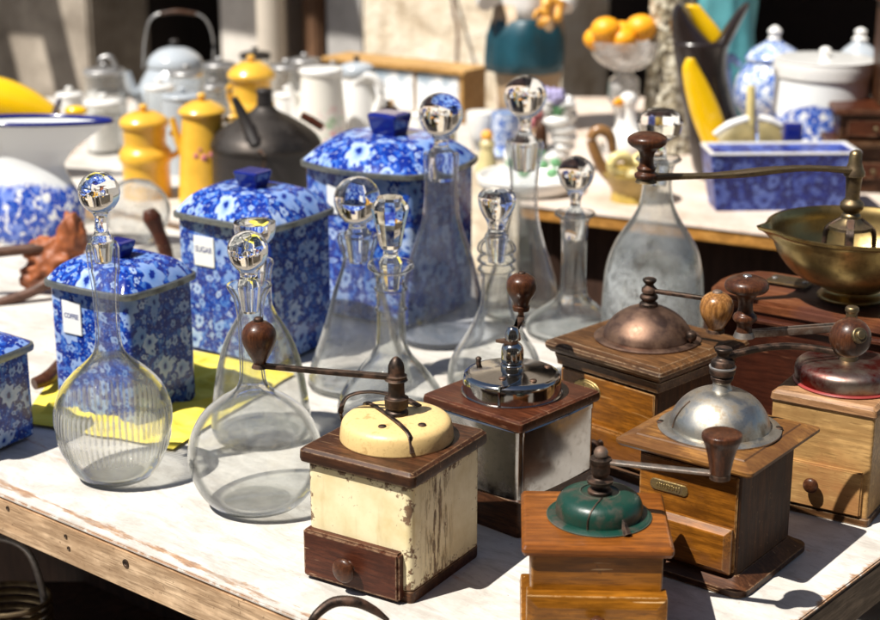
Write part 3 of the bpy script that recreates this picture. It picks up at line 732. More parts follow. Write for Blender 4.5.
# ================================================================== DECANTERS
def decanter(label, base_px, body, mat, stopper, kind='decanter', segs=72, flute=None, wall=.0026, stmat='gs', stseg=48, base_r=.8, group='glass decanters on the white table', name='glass_decanter', neckin=None, flatst=False):
    p = at(*base_px); Y = p.y
    t = thing(name, label, kind, (p.x, p.y, 0), 0, group)
    pr = rows(body, Y)
    z0 = pr[0][0]; pr = [(max(0.0, q[0]-z0)+.0005,)+tuple(q[1:]) for q in pr]
    top = pr[-1][0]
    sm = spline(pr, 7)
    lip = [(top+.0015, sm[-1][1]-.0008), (top+.001, sm[-1][1]-wall*1.2)]
    inner = [(z, max(r-wall*(1.6 if z > top*.9 else 1), .001)) for z, r in sm if z > .007]
    bot = [(.0005, 0.0), (.0005, sm[0][1]*.9)]
    outer = bot+sm+lip
    from_bm('bottle', lathe_bm(outer, segs, flute=flute, capb=False, capt=False), mat, t, sharp=60)
    b2 = lathe_bm([(.007, 0.0), (.0072, sm[0][1]*.85)]+inner, segs, capb=False, capt=False)
    bmesh.ops.recalc_face_normals(b2, faces=b2.faces[:])
    if b2.faces and max(b2.faces, key=lambda f: f.calc_center_median().xy.length).normal.dot(Vector((*max(b2.faces, key=lambda f: f.calc_center_median().xy.length).calc_center_median().xy, 0))) > 0: bmesh.ops.reverse_faces(b2, faces=b2.faces[:])
    from_bm('inner_wall', b2, mat, t, sharp=60, fixn=False)
    # thick bottom of the bottle
    rb = sm[0][1]*base_r
    lathe('glass_foot', [(.0012, 0.0), (.0012, rb, 's'), (.0035, rb*1.02), (.0055, rb*.9), (.0062, rb*.5), (.0064, 0.0)], M['gfoot'], t, 40)
    if stopper:
        sp = rows(stopper, Y); sp = [(q[0]-z0,)+tuple(q[1:]) for q in sp]
        ss = spline(sp, 6)
        st = from_bm('stopper', lathe_bm([(ss[0][0]-.0001, 0.0)]+ss+[(ss[-1][0]+.0001, 0.0)], stseg, capb=False, capt=False), M[stmat], t, not flatst, sharp=None if flatst else 50)
    return t
# A: round body with cut flutes
A = decanter('round bellied decanter with fine vertical flutes round its body, the leftmost of the decanters', (117, 475),
    [(475, 32, 's'), (472, 37), (462, 45), (445, 53), (425, 57.5), (405, 57), (388, 51), (374, 39), (362, 25), (352, 16), (338, 12.5), (315, 12), (285, 13), (268, 15.5), (250, 16.5), (244, 15, 's')],
    M['gflute'], [(262, 8, 's'), (246, 11, 's'), (240, 12), (234, 8), (226, 6.5), (217, 6.5), (212, 9), (207, 15), (200, 19.5), (192, 21), (184, 19.3), (176, 13), (172, 4)], segs=240,
    flute=[(60, .0009, .033, .056), (60, .0009, .060, .092), (10, .0007, .17, .262)])
B = decanter('squat globe decanter with flared lip and ball stopper, behind the cream grinder crank knob', (257, 502),
    [(502, 40, 's'), (498, 47), (485, 58), (468, 65), (450, 67), (432, 63), (415, 53), (402, 38), (392, 22), (384, 15), (370, 12.5), (345, 12.5), (320, 13), (300, 16), (290, 21), (286, 23, 's')],
    M['gswirl'], [(312, 8, 's'), (292, 11, 's'), (284, 11.5), (277, 9), (271, 10), (265, 15), (258, 19), (250, 20.5), (242, 19), (235, 13), (231, 4)], stmat='gs')
Cd = decanter('conical decanter with shallow cup shaped stopper, hidden behind the squat globe decanter', (262, 434),
    [(434, 44, 's'), (431, 48), (420, 50), (395, 47), (365, 42), (340, 34), (322, 24), (308, 16), (295, 14.5), (275, 15), (262, 18, 's')],
    M['gswirl'], [(285, 8, 's'), (262, 11, 's'), (256, 9), (248, 9), (243, 13), (236, 19), (228, 21, 's'), (222, 21, 's'), (221, 14)])
D = decanter('tall conical decanter with large mirror like ball stopper in front of the big square canister', (360, 384),
    [(384, 48, 's'), (381, 52), (365, 49), (340, 40), (315, 32), (290, 25), (270, 18), (258, 15.5), (246, 19), (240, 20.5), (236, 20, 's')],
    M['gswirl'], [(262, 9, 's'), (238, 13, 's'), (233, 14), (229, 10), (223, 9), (220, 14), (212, 20), (200, 23.5), (188, 20.5), (180, 13), (177, 4)])
E_ = decanter('decanter with tapering faceted stopper and ringed neck standing behind the cream grinder', (392, 418),
    [(418, 50, 's'), (414, 54), (402, 54), (388, 48), (372, 36), (358, 23), (346, 16.5), (335, 15), (312, 14.5), (309, 16.5), (305, 14.5), (292, 15), (289, 17), (285, 15), (274, 16), (268, 23), (264, 23, 's')],
    M['gswirl'], [(290, 8, 's'), (268, 11, 's'), (262, 12), (256, 8), (251, 7, 's'), (246, 11, 's'), (222, 16, 's'), (208, 19.5, 's'), (204, 18, 's'), (200, 14, 's'), (197, 13)], stseg=10, flatst=True)
Fd_ = decanter('large bell bodied decanter with tall neck and shiny ball stopper, beside the big square canister', (441, 338),
    [(338, 40, 's'), (335, 43), (322, 44), (300, 42), (278, 37), (255, 31), (232, 23), (215, 18.5), (195, 17.2), (175, 17.2), (156, 18), (154, 17, 's')],
    M['gblue'], [(180, 12, 's'), (156, 13.5, 's'), (151, 12), (147, 8), (140, 7.5), (135, 11), (128, 18), (115, 22.5), (103, 19.5), (96, 12), (93, 4)])
G_ = decanter('decanter with mushroom stopper over three neck rings, behind the chrome grinder', (495, 388),
    [(388, 44, 's'), (384, 48), (368, 47), (352, 41), (338, 32), (322, 23), (308, 17), (298, 15), (280, 15), (272, 16), (269, 19), (264, 16), (260, 19.5), (254, 16.5), (250, 19.5), (244, 18), (240, 14, 's')],
    M['gswirl'], [(262, 8, 's'), (242, 11, 's'), (236, 12), (230, 9), (222, 10), (213, 15), (204, 18.5), (196, 19), (191, 15), (188, 6)])
H_ = decanter('slender decanter with long tapering neck and shiny ball stopper, farthest back of all', (522, 314),
    [(314, 36, 's'), (311, 39), (300, 39), (282, 35), (262, 28), (242, 21), (222, 16), (205, 14), (185, 14), (165, 16), (148, 19), (142, 18.5, 's')],
    M['gmilk'], [(170, 11, 's'), (146, 14, 's'), (141, 14), (136, 9), (130, 6.5), (119, 7), (115, 11), (108, 18), (96, 21.5), (85, 18.5), (79, 12), (76, 4)])
I_ = decanter('wide based ship decanter with thin neck and pear shaped stopper, left of the stained carafe', (572, 332),
    [(332, 44, 's'), (329, 47), (322, 46), (314, 38), (306, 26), (298, 17), (288, 13.5), (270, 12.5), (245, 12.5), (228, 13.5), (219, 15), (215, 20.5), (213, 20, 's')],
    M['gmilk'], [(240, 9, 's'), (218, 12, 's'), (212, 9), (205, 5.5), (198, 6), (190, 10), (182, 16), (172, 18.5), (163, 15), (158, 8), (156, 3)], stseg=16)
J_ = decanter('tall broad shouldered carafe stained grey inside, with flat faceted stopper, behind the brown domed grinder', (651, 341),
    [(341, 47, 's'), (338, 50), (320, 51), (290, 50), (268, 48), (250, 43), (235, 35), (220, 25), (206, 18), (190, 15), (175, 14.5), (165, 17), (160, 23), (158, 22, 's')],
    M['gstain'], [(185, 9, 's'), (162, 11, 's'), (157, 8), (145, 7), (140, 10, 's'), (133, 21, 's'), (122, 24, 's'), (114, 20, 's'), (110, 14, 's'), (109, 10)], stseg=12, flatst=True)

# ================================================================== BLUE CANISTERS
def canister(label, F, yaw, w, d, h, lidh, knob, word, lab=None, mat='blue', bulge=.0, group='blue flower printed canisters'):
    """F: front corner on the table, yaw: direction of its right hand side minus 90"""
    a = math.radians(yaw); X = Vector((math.cos(a), math.sin(a), 0)); Yv = Vector((-math.sin(a), math.cos(a), 0))
    c = Vector((F[0], F[1], 0))-X*w/2+Yv*d/2
    t = thing('storage_canister', label, 'canister', (c.x, c.y, .0), yaw, group)
    z0 = .004
    loft('body', w, d, .008, [(-.003, z0), (0, z0+.003), (0, h*.5), (0, h-.004)], M[mat], t, bulge=bulge, m=8)
    ov = .006
    loft('lid_rim', w+2*ov, d+2*ov, .012, [(-.004, h-.0038), (0, h-.003), (.0005, h+.001), (0, h+.004), (-.002, h+.005)], M['rim'], t, bulge=bulge*1.6+.006, m=8)
    n = 9; prof = []
    for i in range(n+1):
        u = i/n; s = min(w, d)/2+ov-.002
        prof.append((-.003-(s-.030)*u, h+.0052+lidh*(math.sin(u*math.pi/2)**.9)))
    loft('lid', w+2*ov, d+2*ov, .012, prof, M[mat], t, bulge=bulge*1.6+.006, m=8, topuv=True, sharp=60)
    zk = h+.0052+lidh; kw, kh = knob
    loft('knob', kw, kw*.9, .004, [(-.007, zk-.002), (-.006, zk+.001), (-.003, zk+kh*.45), (.0, zk+kh*.9), (-.001, zk+kh), (-.006, zk+kh*1.08)], M['cobalt'], t, m=3)
    if lab:
        lx, lz, lw, lh = lab
        pl = box('label_plate', lw, .0016, lh, (lx, -d/2-.0012-bulge*.93, lz), M['label'], t, .0004, loc=True)
        if word: text_mesh('lettering', word, min(lh*.30, lw*.9/(len(word)*.53)), M['ink'], pl, (0, -.0009, .002), (math.pi/2, 0, 0), .0001, .78)
    return t
canister('small blue flowered square tin cut off by the left edge of the picture', (-.555, 1.712), -33, .12, .12, .117, .012, (.03, .015), None)
canister('blue flowered square canister lettered COFFEE with navy knob on its lid', (-.374, 1.836), -32, .132, .118, .170, .024, (.034, .020), 'COFFEE', (-.028, .130, .031, .042))
canister('blue flowered square canister lettered SUGAR with navy knob on its lid', (-.226, 2.064), -33, .165, .135, .196, .032, (.042, .022), 'SUGAR', (-.034, .150, .036, .042))
canister('largest blue flowered canister with bowed sides and blank white label, behind the decanters', (-.042, 2.24), -33, .19, .17, .228, .036, (.052, .030), None, (-.030, .182, .034, .042), 'bluebig', bulge=.010)
# ================================================================== COFFEE GRINDERS
GG = 'old hand cranked coffee grinders'
def frame(F, yaw, w, d):
    a = math.radians(yaw); X = Vector((math.cos(a), math.sin(a), 0)); Yv = Vector((-math.sin(a), math.cos(a), 0))
    return Vector((F[0], F[1], 0))-X*w/2+Yv*d/2
def grinder(label, F, yaw, w, d, name='coffee_grinder'):
    c = frame(F, yaw, w, d); return thing(name, label, 'coffee grinder', (c.x, c.y, 0), yaw, GG)
def knob_on(t, name, p, prof, mat, sharp=50, segs=32, rot=None):
    return lathe(name, prof, mat, t, segs, loc=p, sharp=sharp, rot=rot)
def pull(t, parent, x, y, z, r, mat, ln=.014):
    """turned drawer pull on the front (-y) side"""
    return lathe('pull', [(0, 0), (0, r*.55, 's'), (ln*.35, r*.42), (ln*.6, r*.75), (ln*.95, r), (ln*1.35, r*.85), (ln*1.6, r*.35), (ln*1.62, 0)], mat, parent, 28, loc=(x, y, z), rot=(math.pi/2, 0, 0))
def arm(t, p0, p1, mat, hw, hh, bend=0.0, sag=0.0, name='crank_arm', mid=None):
    a, b = Vector(p0), Vector(p1); n = 7; P = []
    d = b-a; side = Vector((-d.y, d.x, 0)).normalized()
    for i in range(n+1):
        u = i/n; P.append(a+d*u+side*bend*math.sin(u*math.pi)+Vector((0, 0, sag*math.sin(u*math.pi))))
    return tube(name, P, 1.0, mat, t, flat=(hw, hh), k=3)
def cyl_bm(r, p, ax, h, bm, seg=16):
    g = bmesh.ops.create_cone(bm, cap_ends=True, segments=seg, radius1=r, radius2=r*.82, depth=h)
    q = Vector(ax).to_track_quat('Z', 'Y').to_matrix().to_4x4(); q.translation = Vector(p)
    bmesh.ops.transform(bm, matrix=q, verts=g['verts']); return bm

# --- 1 cream enamelled grinder ------------------------------------
t = grinder('cream enamelled coffee grinder with chipped paint, cream cap and dark red drawer', (-.027, 1.380), -32, .121, .127)
w, d = .121, .127
loft('base_plate', w-.002, d-.002, .004, [(0, 0), (.0005, .003), (.0005, .012), (-.002, .0135)], M['w_mahog'], t, m=4)
loft('body', w, d, .007, [(-.001, .013), (0, .0145), (0, .06), (0, .119), (-.0012, .1215)], M['cream'], t, m=10, n=5)
loft('lid', w+.013, d+.013, .006, [(-.0045, .1218), (-.001, .1235), (0, .127), (-.0005, .1345), (-.004, .1375)], M['w_mahog'], t, m=6)
cx, cy = 0, .004
zc = .1376; zc_cap = zc
dr_ = box('drawer', w*.93, .014, .050, (-w*.035-.001, -d/2-.002, .0285), M['w_drawer'], t, .0022, loc=True)
pull(t, dr_, -.001, -.007, -.002, .0125, M['w_knob'], .009)
lathe('cap', [(zc, .0560, 's'), (zc+.002, .0562), (zc+.012, .0550), (zc+.018, .0525), (zc+.0215, .046), (zc+.0235, .03), (zc+.0245, 0)], M['creamcap'], t, 96, loc=(cx, cy, 0))
CP = [(0, .0245), (.03, .0238), (.046, .0217), (.0525, .0182), (.0552, .0118), (.0562, .002), (.0565, 0)]
def capz(r):
    for (a, za_), (b, zb_) in zip(CP, CP[1:]):
        if r <= b: return zc_cap+za_+(zb_-za_)*(r-a)/(b-a)
    return zc_cap
def strap(P1, P2, mat, name, hw, capf, lift=.0012, zb=None):
    pts = []; n = 26
    for i in range(n+1):
        u = i/n; q = P1.lerp(P2, u); r = math.hypot(q.x, q.y)
        q.z = (capf(r) if r < .0565 else (zb or zc))+lift; pts.append(q)
    o = tube(name, pts, 1.0, mat, t, flat=(hw, .0010), k=1); o.location = (cx, cy, 0); return o
strap(Vector((-.052, .018, zc)), Vector((.042, -.0372, zc)), M['iron'], 'cap_strap', .0022, capz, .0015)
tube('hoop', [Vector((-.070, .010, zc)), Vector((-.071, .010, zc+.014)), Vector((-.066, .018, zc+.026)), Vector((-.045, .032, zc+.0295)), Vector((-.01, .035, zc+.028)), Vector((.01, .030, zc+.026))], 1.0, M['iron'], t, flat=(.0030, .0010), k=4)
for x, y in ((.006, -.034), (.036, -.010), (-.012, .040)): lathe('rivet', [(0, .0042, 's'), (.0012, .0038), (.0018, .002), (.0018, 0)], M['iron'], t, 16, loc=(x, y+cy, zc+.0228))
zs = zc+.024
lathe('spindle', [(zs-.002, .0115, 's'), (zs+.003, .0115), (zs+.006, .009), (zs+.008, .0115, 's'), (zs+.017, .0120, 's'), (zs+.020, .0085), (zs+.034, .0080), (zs+.036, .0100, 's'), (zs+.040, .0105, 's'), (zs+.041, .0085), (zs+.050, .0078), (zs+.056, .0050), (zs+.059, .0015), (zs+.059, 0)], M['iron'], t, 24, loc=(cx, cy, 0))
za = zs+.037
wc = Vector((t.location.x, t.location.y, 0)); kp = at(260, 365.5, za); k1 = loc_of(t, kp)
s0 = Vector((cx, cy, za)); dd = (k1-s0).normalized(); sd = Vector((-dd.y, dd.x, 0))
bm = tube_bm([s0+sd*.005+Vector((0, 0, .002)), s0.lerp(k1, .5)+sd*.004+Vector((0, 0, .001)), k1+sd*.001], 1, flat=(.0020, .0024), k=3)
tube_bm([s0-sd*.005, s0.lerp(k1, .5)-sd*.0042+Vector((0, 0, -.001)), k1-sd*.001], 1, bm=bm, flat=(.0020, .0024), k=3)
cyl_bm(.0115, s0, (0, 0, 1), .0035, bm, 20); cyl_bm(.0085, k1, (0, 0, 1), .004, bm, 18)
from_bm('crank_arm', bm, M['iron'], t, sharp=35)
kn = knob_on(t, 'crank_knob', k1, [(.002, .0062, 's'), (.005, .0070), (.014, .0120), (.024, .0163), (.033, .0172), (.040, .0145), (.045, .009), (.0465, .005, 's')], M['w_knob'])
lathe('knob_tip', [(.0455, .005, 's'), (.049, .0046), (.0505, .003), (.051, 0)], M['iron'], kn, 16)

# --- 2 chrome grinder ----------------------------------------------
t = grinder('shiny chrome sided coffee grinder with round chrome cap on red brown lid', (.082, 1.528), -42, .128, .128)
w = d = .128
loft('base_plate', w+.001, d+.001, .005, [(0, 0), (.001, .003), (.001, .040), (-.001, .042)], M['w_mahog'], t, m=2)
loft('body', w, d, .008, [(0, .0422), (0, .06), (0, .112), (.001, .1125), (.001, .117), (0, .1185)], M['chromeside'], t, m=12, n=6, bulge=.0035)
loft('lid', w+.010, d+.010, .005, [(-.004, .1187), (-.0005, .120), (0, .124), (-.001, .1285), (-.004, .1305)], M['w_red'], t, m=4)
zc = .1306
lathe('cap', [(zc, .0545, 's'), (zc+.0015, .0548, 's'), (zc+.002, .0530, 's'), (zc+.016, .0525), (zc+.0205, .0510), (zc+.0225, .0475, 's'), (zc+.0228, .045, 's'), (zc+.0245, .030), (zc+.0262, .015), (zc+.0264, 0)], M['chrome'], t, 96)
def capz2(r): return zc+.0262-.004*(r/.05)**2 if r < .0515 else zc+.0225-.0225*(r-.0515)/.0035
strap_pts = []
for i in range(16):
    u = i/15; r = .016+(.0528-.016)*u; a = math.radians(-15-50*u); zz_ = capz2(min(r, .0495)) if r < .0500 else zc+.0225
    strap_pts.append(Vector((r*math.cos(a), r*math.sin(a), zz_+.0004)))
strap_pts += [Vector((.0540*math.cos(a), .0540*math.sin(a), zc+.018)), Vector((.0536*math.cos(a), .0536*math.sin(a), zc+.003))]
tube('cap_seam', strap_pts, 1.0, M['chrome'], t, flat=(.0016, .0008), k=1)
for x, y in ((.010, -.028), (.037, -.010), (.020, .036)): lathe('rivet', [(0, .0040, 's'), (.0012, .0036), (.0018, .002), (.0019, 0)], M['copper'], t, 16, loc=(x, y, capz2(math.hypot(x, y))-.0004))
lathe('wing_nut', [(0, .003, 's'), (.004, .0028), (.006, .0035), (.008, .002), (.0085, 0)], M['iron'], t, 12, loc=(-.044, -.004, zc+.0222))
zs = zc+.026
lathe('spindle', [(zs-.001, .0125, 's'), (zs+.005, .0122), (zs+.007, .0095), (zs+.009, .0118), (zs+.020, .0120), (zs+.026, .0105), (zs+.030, .0065, 's')], M['chrome'], t, 32)
za = zs+.031; kp = at(521, 317, za); k1 = loc_of(t, kp); s0 = Vector((0, 0, za))
back = (k1-s0).normalized(); sd = Vector((-back.y, back.x, 0))
lathe('spindle_dome', [(za+.0015, .0085, 's'), (za+.004, .0088), (za+.010, .0075), (za+.015, .005), (za+.0165, .002), (za+.0165, 0)], M['chrome'], t, 24)
# diamond shaped plate and folded arm that points away from the viewer
bm = bmesh.new(); X0 = loc_of(t, wc*0+Vector((t.location.x+1, t.location.y, 0))); ux = Vector((X0.x, X0.y, 0)).normalized()
out = [s0-ux*.018, s0-back*.009, s0+ux*.006-back*.006, k1+sd*.004, k1+back*.007, k1-sd*.004, s0+back*.009-ux*.004]
up = [bm.verts.new(q+Vector((0, 0, .0016))) for q in out]; dn = [bm.verts.new(q-Vector((0, 0, .0016))) for q in out]
bm.faces.new(up); bm.faces.new(list(reversed(dn)))
for i in range(len(out)): bm.faces.new((up[i], dn[i], dn[(i+1) % len(out)], up[(i+1) % len(out)]))
cyl_bm(.0035, k1+Vector((0, 0, .006)), (0, 0, 1), .012, bm, 12)
from_bm('crank_arm', bm, M['copper'], t, smooth=False)
k1 = k1+Vector((0, 0, .008))
kn = knob_on(t, 'crank_knob', k1, [(.0, .0092, 's'), (.005, .0098, 's'), (.006, .0085), (.012, .0105), (.021, .0155), (.029, .0168), (.036, .0150), (.041, .009), (.0425, .005, 's')], M['w_knob'])
lathe('knob_tip', [(.0420, .0045, 's'), (.044, .0040), (.0448, .002), (.045, 0)], M['iron'], kn, 16)

# --- 3 brown domed grinder ------------------------------------------
t = grinder('wooden coffee grinder with broad brown metal dome and oval brass badge', (.240, 1.662), -45, .140, .140)
w = d = .140
loft('base_plate', w+.018, d+.018, .005, [(0, 0), (.001, .004), (0, .010), (-.006, .014)], M['w_walnut'], t, m=2)
loft('body', w, d, .003, [(0, .0142), (0, .126)], M['w_oakshade'], t, m=2)
box('lit_front_panel', w-.004, .003, .094, (0, -d/2-.0010, .063), M['w_oak'], t, .001)  # thin amber sheet gives the front its lit tone over the shade-dark body
loft('moulding', w+.006, d+.006, .003, [(-.003, .112), (.001, .114), (.002, .120), (.004, .1265)], M['w_walnut'], t, m=2)
loft('lid', w+.030, d+.030, .004, [(-.012, .1268), (-.006, .129), (-.001, .134), (0, .138), (-.002, .1415), (-.008, .143), (-.010, .1445)], M['w_walnut'], t, m=3)
zc = .1446
lathe('flange', [(zc, .0615, 's'), (zc+.0015, .0618, 's'), (zc+.003, .058), (zc+.0032, .05, 's')], M['copper'], t, 80)
lathe('dome', [(zc+.002, .0515, 's'), (zc+.006, .0508), (zc+.014, .0475), (zc+.024, .0395), (zc+.032, .0285), (zc+.037, .0175), (zc+.039, .012), (zc+.0395, 0)], M['copper'], t, 80)
bq = loc_of(t, at(691, 342, zc+.004)); lathe('latch', [(0, .0028, 's'), (.004, .0026), (.006, .0055), (.011, .0062), (.015, .0045), (.016, 0)], M['iron'], t, 18, loc=(bq.x, bq.y, zc+.001))
zs = zc+.039
lathe('spindle', [(zs-.002, .011, 's'), (zs+0.0031, .0105), (zs+0.0055, .0078), (zs+0.0094, .0105), (zs+0.0125, .0098), (zs+0.0148, .0065), (zs+0.0164, .0088, 's'), (zs+0.0203, .009, 's'), (zs+0.0234, .0060), (zs+0.0257, .0050), (zs+0.0289, .0075), (zs+0.0312, .0080), (zs+0.0328, .006), (zs+0.0332, 0)], M['iron'], t, 24)
za = zs+.0183; k1 = loc_of(t, at(717, 301, za)); k1.z = za+.001
arm(t, (0, 0, za), k1, M['iron'], .0032, .0022)
kk = k1+Vector((0, 0, -.0345))
kn = knob_on(t, 'crank_knob', kk, [(.0, .0085, 's'), (.003, .0092), (.009, .0130), (.018, .0175), (.027, .0190), (.036, .0165), (.042, .010), (.0435, .006, 's')], M['w_olive'])
lathe('knob_tip', [(.0430, .006, 's'), (.045, .0052), (.0462, .003), (.0464, 0)], M['steelarm'], kn, 16)
lathe('knob_ferrule', [(-.004, .0060, 's'), (-.003, .0105, 's'), (.0005, .0100, 's')], M['iron'], kn, 20)
# oval badge, lines of worn raised ornament
def oval_badge(parent, x, y, z, a, b, mat, mat2):
    bm = bmesh.new(); n = 40
    f = [bm.verts.new((a*math.cos(i*2*math.pi/n), -.0012, b*math.sin(i*2*math.pi/n))) for i in range(n)]
    g_ = [bm.verts.new((a*1.06*math.cos(i*2*math.pi/n), .0, b*1.06*math.sin(i*2*math.pi/n))) for i in range(n)]
    bm.faces.new(f)
    for i in range(n): bm.faces.new((f[i], g_[i], g_[(i+1) % n], f[(i+1) % n]))
    o = from_bm('badge', bm, mat, parent, False, (x, y, z))
    bm = bmesh.new()
    ringp = [(a*.84*math.cos(i*2*math.pi/24), -.0013, b*.80*math.sin(i*2*math.pi/24)) for i in range(25)]
    tube_bm(ringp, .0005, 6, bm, k=1)
    for i in range(12):
        u = i/12*2*math.pi; ball_bm(.0007, (a*.62*math.cos(u), -.0014, b*.55*math.sin(u)), (1, .5, 1.4), bm, 8)
    for sx in (-1, 1): tube_bm([(sx*a*.1, -.0014, -b*.3), (sx*a*.28, -.0014, 0), (sx*a*.08, -.0014, b*.3)], .0006, 6, bm)
    from_bm('ornament', bm, mat2, o, True); return o
oval_badge(t, -.028, -d/2-.0027, .092, .019, .012, M['plaque'], M['bronze_ink'])
dr_ = box('drawer', w*.9, .012, .038, (0, -d/2-.004, .036), M['w_oak'], t, .003, loc=True); pull(t, dr_, 0, -.006, 0, .009, M['iron'])

# --- 4 silver domed grinder -----------------------------------------
t = grinder('amber wooden coffee grinder with silver dome, small metal plaque and flared base', (.290, 1.392), -37.5, .138, .142)
w, d = .138, .142
loft('base_plate', w, d, .012, [(0, 0), (.003, .001), (.003, .007), (-.003, .010), (-.010, .0145), (-.012, .016)], M['w_mahog'], t, m=4)
bw_, bd_ = w-.026, d-.026
loft('body', bw_, bd_, .003, [(0, .0162), (0, .1215)], M['w_oakshade'], t, m=3)
box('lit_front_panel', bw_-.004, .003, .100, (0, -bd_/2-.0010, .0685), M['w_oak'], t, .001)  # lit tone of the front put into this amber sheet
loft('lid', w+.012, d+.012, .006, [(-.016, .1216), (-.010, .124), (-.003, .127), (0, .130), (0, .133), (-.006, .1355), (-.013, .1372), (-.0155, .1372), (-.0165, .1385)], M['w_oaktop'], t, m=4)
zc = .1386
lathe('flange', [(zc, .0610, 's'), (zc+.0016, .0612, 's'), (zc+.0035, .055), (zc+.0035, .045, 's')], M['silver'], t, 96)
lathe('dome', [(zc+.002, .0500, 's'), (zc+.005, .0500), (zc+.014, .0475), (zc+.024, .0415), (zc+.032, .0335), (zc+.038, .023), (zc+.041, .013), (zc+.042, .0)], M['silver'], t, 96)
tube('dome_seam', [Vector((math.cos(a)*r, math.sin(a)*r, z)) for a, r, z in [(math.radians(-128), .0505, zc+.005), (math.radians(-128), .0478, zc+.0145), (math.radians(-127), .0418, zc+.0245), (math.radians(-125), .0338, zc+.0325)]], .0008, M['iron'], t, segs=8)
lathe('screw', [(0, .004, 's'), (.0015, .0036), (.002, 0)], M['iron'], t, 14, loc=(-.052, -.026, zc+.0018)); lathe('screw', [(0, .004, 's'), (.0015, .0036), (.002, 0)], M['iron'], t, 14, loc=(.050, .030, zc+.0018))
zs = zc+.040
lathe('spindle_seat', [(zs-.002, .013, 's'), (zs+0.0023, .0105), (zs+0.0076, .0085), (zs+0.0099, .0090, 's')], M['silver'], t, 28)
lathe('spindle', [(zs+0.0095, .0095, 's'), (zs+0.0137, .0115), (zs+0.0160, .0100), (zs+0.0175, .0125), (zs+0.0228, .0128), (zs+0.0243, .0098), (zs+0.0258, .0118), (zs+0.0312, .0108), (zs+0.0334, .0072), (zs+0.0365, .0060), (zs+0.0395, .0068, 's'), (zs+0.0410, .0085, 's'), (zs+0.0441, .0080), (zs+0.0452, 0)], M['iron'], t, 28)
lathe('collar', [(zs+0.0234, .0130, 's'), (zs+0.0251, .0134, 's'), (zs+0.0255, .0125, 's')], M['tingrey'], t, 28)
za = zs+.035; k1 = loc_of(t, at(846, 354, za)); k1.z = za
arm(t, (0, 0, za-.001), k1, M['iron'], .0042, .0026, bend=.012, sag=.006)
kc = k1+Vector((.003, 0, .002))
kn = ball('crank_knob', .0205, kc+Vector((0, 0, .016)), M['w_knob'], t, s=(1.0, 1.0, .98))
kn2 = lathe('knob_tip', [(0, .008, 's'), (.003, .0075), (.0035, .0045, 's'), (.006, .004), (.0065, 0)], M['brassarm'], kn, 20, loc=kc+Vector((.0135, -.012, .0235)), rot=(math.radians(62), 0, math.radians(52)))
# drawer, pull, plaque
dr_ = loft('drawer', bw_*.93, .048, .0015, [(0, 0), (0, .006), (-.0055, .011), (-.006, .0112)], M['w_oak'], t, loc=(0, -bd_/2-.0005, .0415), rot=(math.pi/2, 0, 0))
pull(t, dr_, 0, 0, 0, .010, M['iron']).rotation_euler = (0, 0, 0)
dr_.children[0].location = (-.034, 0, .0112)
pq = loft('plaque', .042, .0115, .005, [(0, 0), (0, .0012), (-.0008, .0016)], M['plaque'], t, loc=(-.020, -bd_/2-.0024, .0905), rot=(math.pi/2, 0, 0))
bm = bmesh.new(); random.seed(3)
x = -.013
while x < .013:
    hh = random.choice([.0016, .0022, .0028]); tube_bm([(x, -hh, .0018), (x+.0006, 0, .0019), (x, hh, .0018)], .00045, 6, bm, k=2)
    x += random.choice([.0018, .0024, .003])
from_bm('ornament', bm, M['bronze_ink'], pq)
# --- 5 green capped grinder ------------------------------------------
t = grinder('orange varnished coffee grinder with green enamel cap at the front edge of the table', (.200, 1.302), -2.5, .118, .112)
w, d = .118, .112
loft('base_plate', w+.016, d+.016, .003, [(0, 0), (.001, .003), (0, .010), (-.008, .013)], M['w_orange'], t, m=2)
loft('body', w, d, .002, [(0, .0132), (0, .0885)], M['w_orange'], t, m=2)
loft('lid', w+.018, d+.014, .004, [(-.007, .0887), (-.002, .0895), (0, .093), (0, .0965), (-.002, .0995), (-.005, .1005)], M['w_orangetop'], t, m=3)
dr_ = loft('drawer', w+.008, .040, .001, [(0, -.006), (0, .012), (-.010, .0165)], M['w_orange'], t, loc=(0, -d/2, .034), rot=(math.pi/2, 0, 0))
lathe('pull', [(0, .004, 's'), (.008, .004), (.012, .009), (.018, .008), (.02, 0)], M['w_knob'], dr_, 20, loc=(0, 0, .0165))
zc = .1006; gx, gy = .004, .004
lathe('flange', [(zc, .0485, 's'), (zc+.0012, .0488, 's'), (zc+.003, .045), (zc+.0032, .0410, 's')], M['green'], t, 80, loc=(gx, gy, 0))
lathe('cap', [(zc+.002, .0405, 's'), (zc+.007, .0404), (zc+.014, .0395), (zc+.020, .0355), (zc+.0235, .028), (zc+.0250, .018, 's'), (zc+.0232, .016), (zc+.0232, 0)], M['green'], t, 80, loc=(gx, gy, 0))
cs = lambda a, r, z: Vector((math.cos(math.radians(a))*r+gx, math.sin(math.radians(a))*r+gy, zc+z))
tube('cap_seam', [cs(-108, .0410, .003), cs(-108, .0408, .010), cs(-107, .0392, .0155), cs(-104, .0350, .0208), cs(-98, .027, .0242), cs(-85, .017, .0254)], .0008, M['iron'], t, segs=8)
tube('latch', [cs(-62, .0500, .001), cs(-62, .0455, .006), cs(-62, .0418, .013)], [.0042, .0035, .0012], M['iron'], t, segs=6, k=2)
zs = zc+.0235
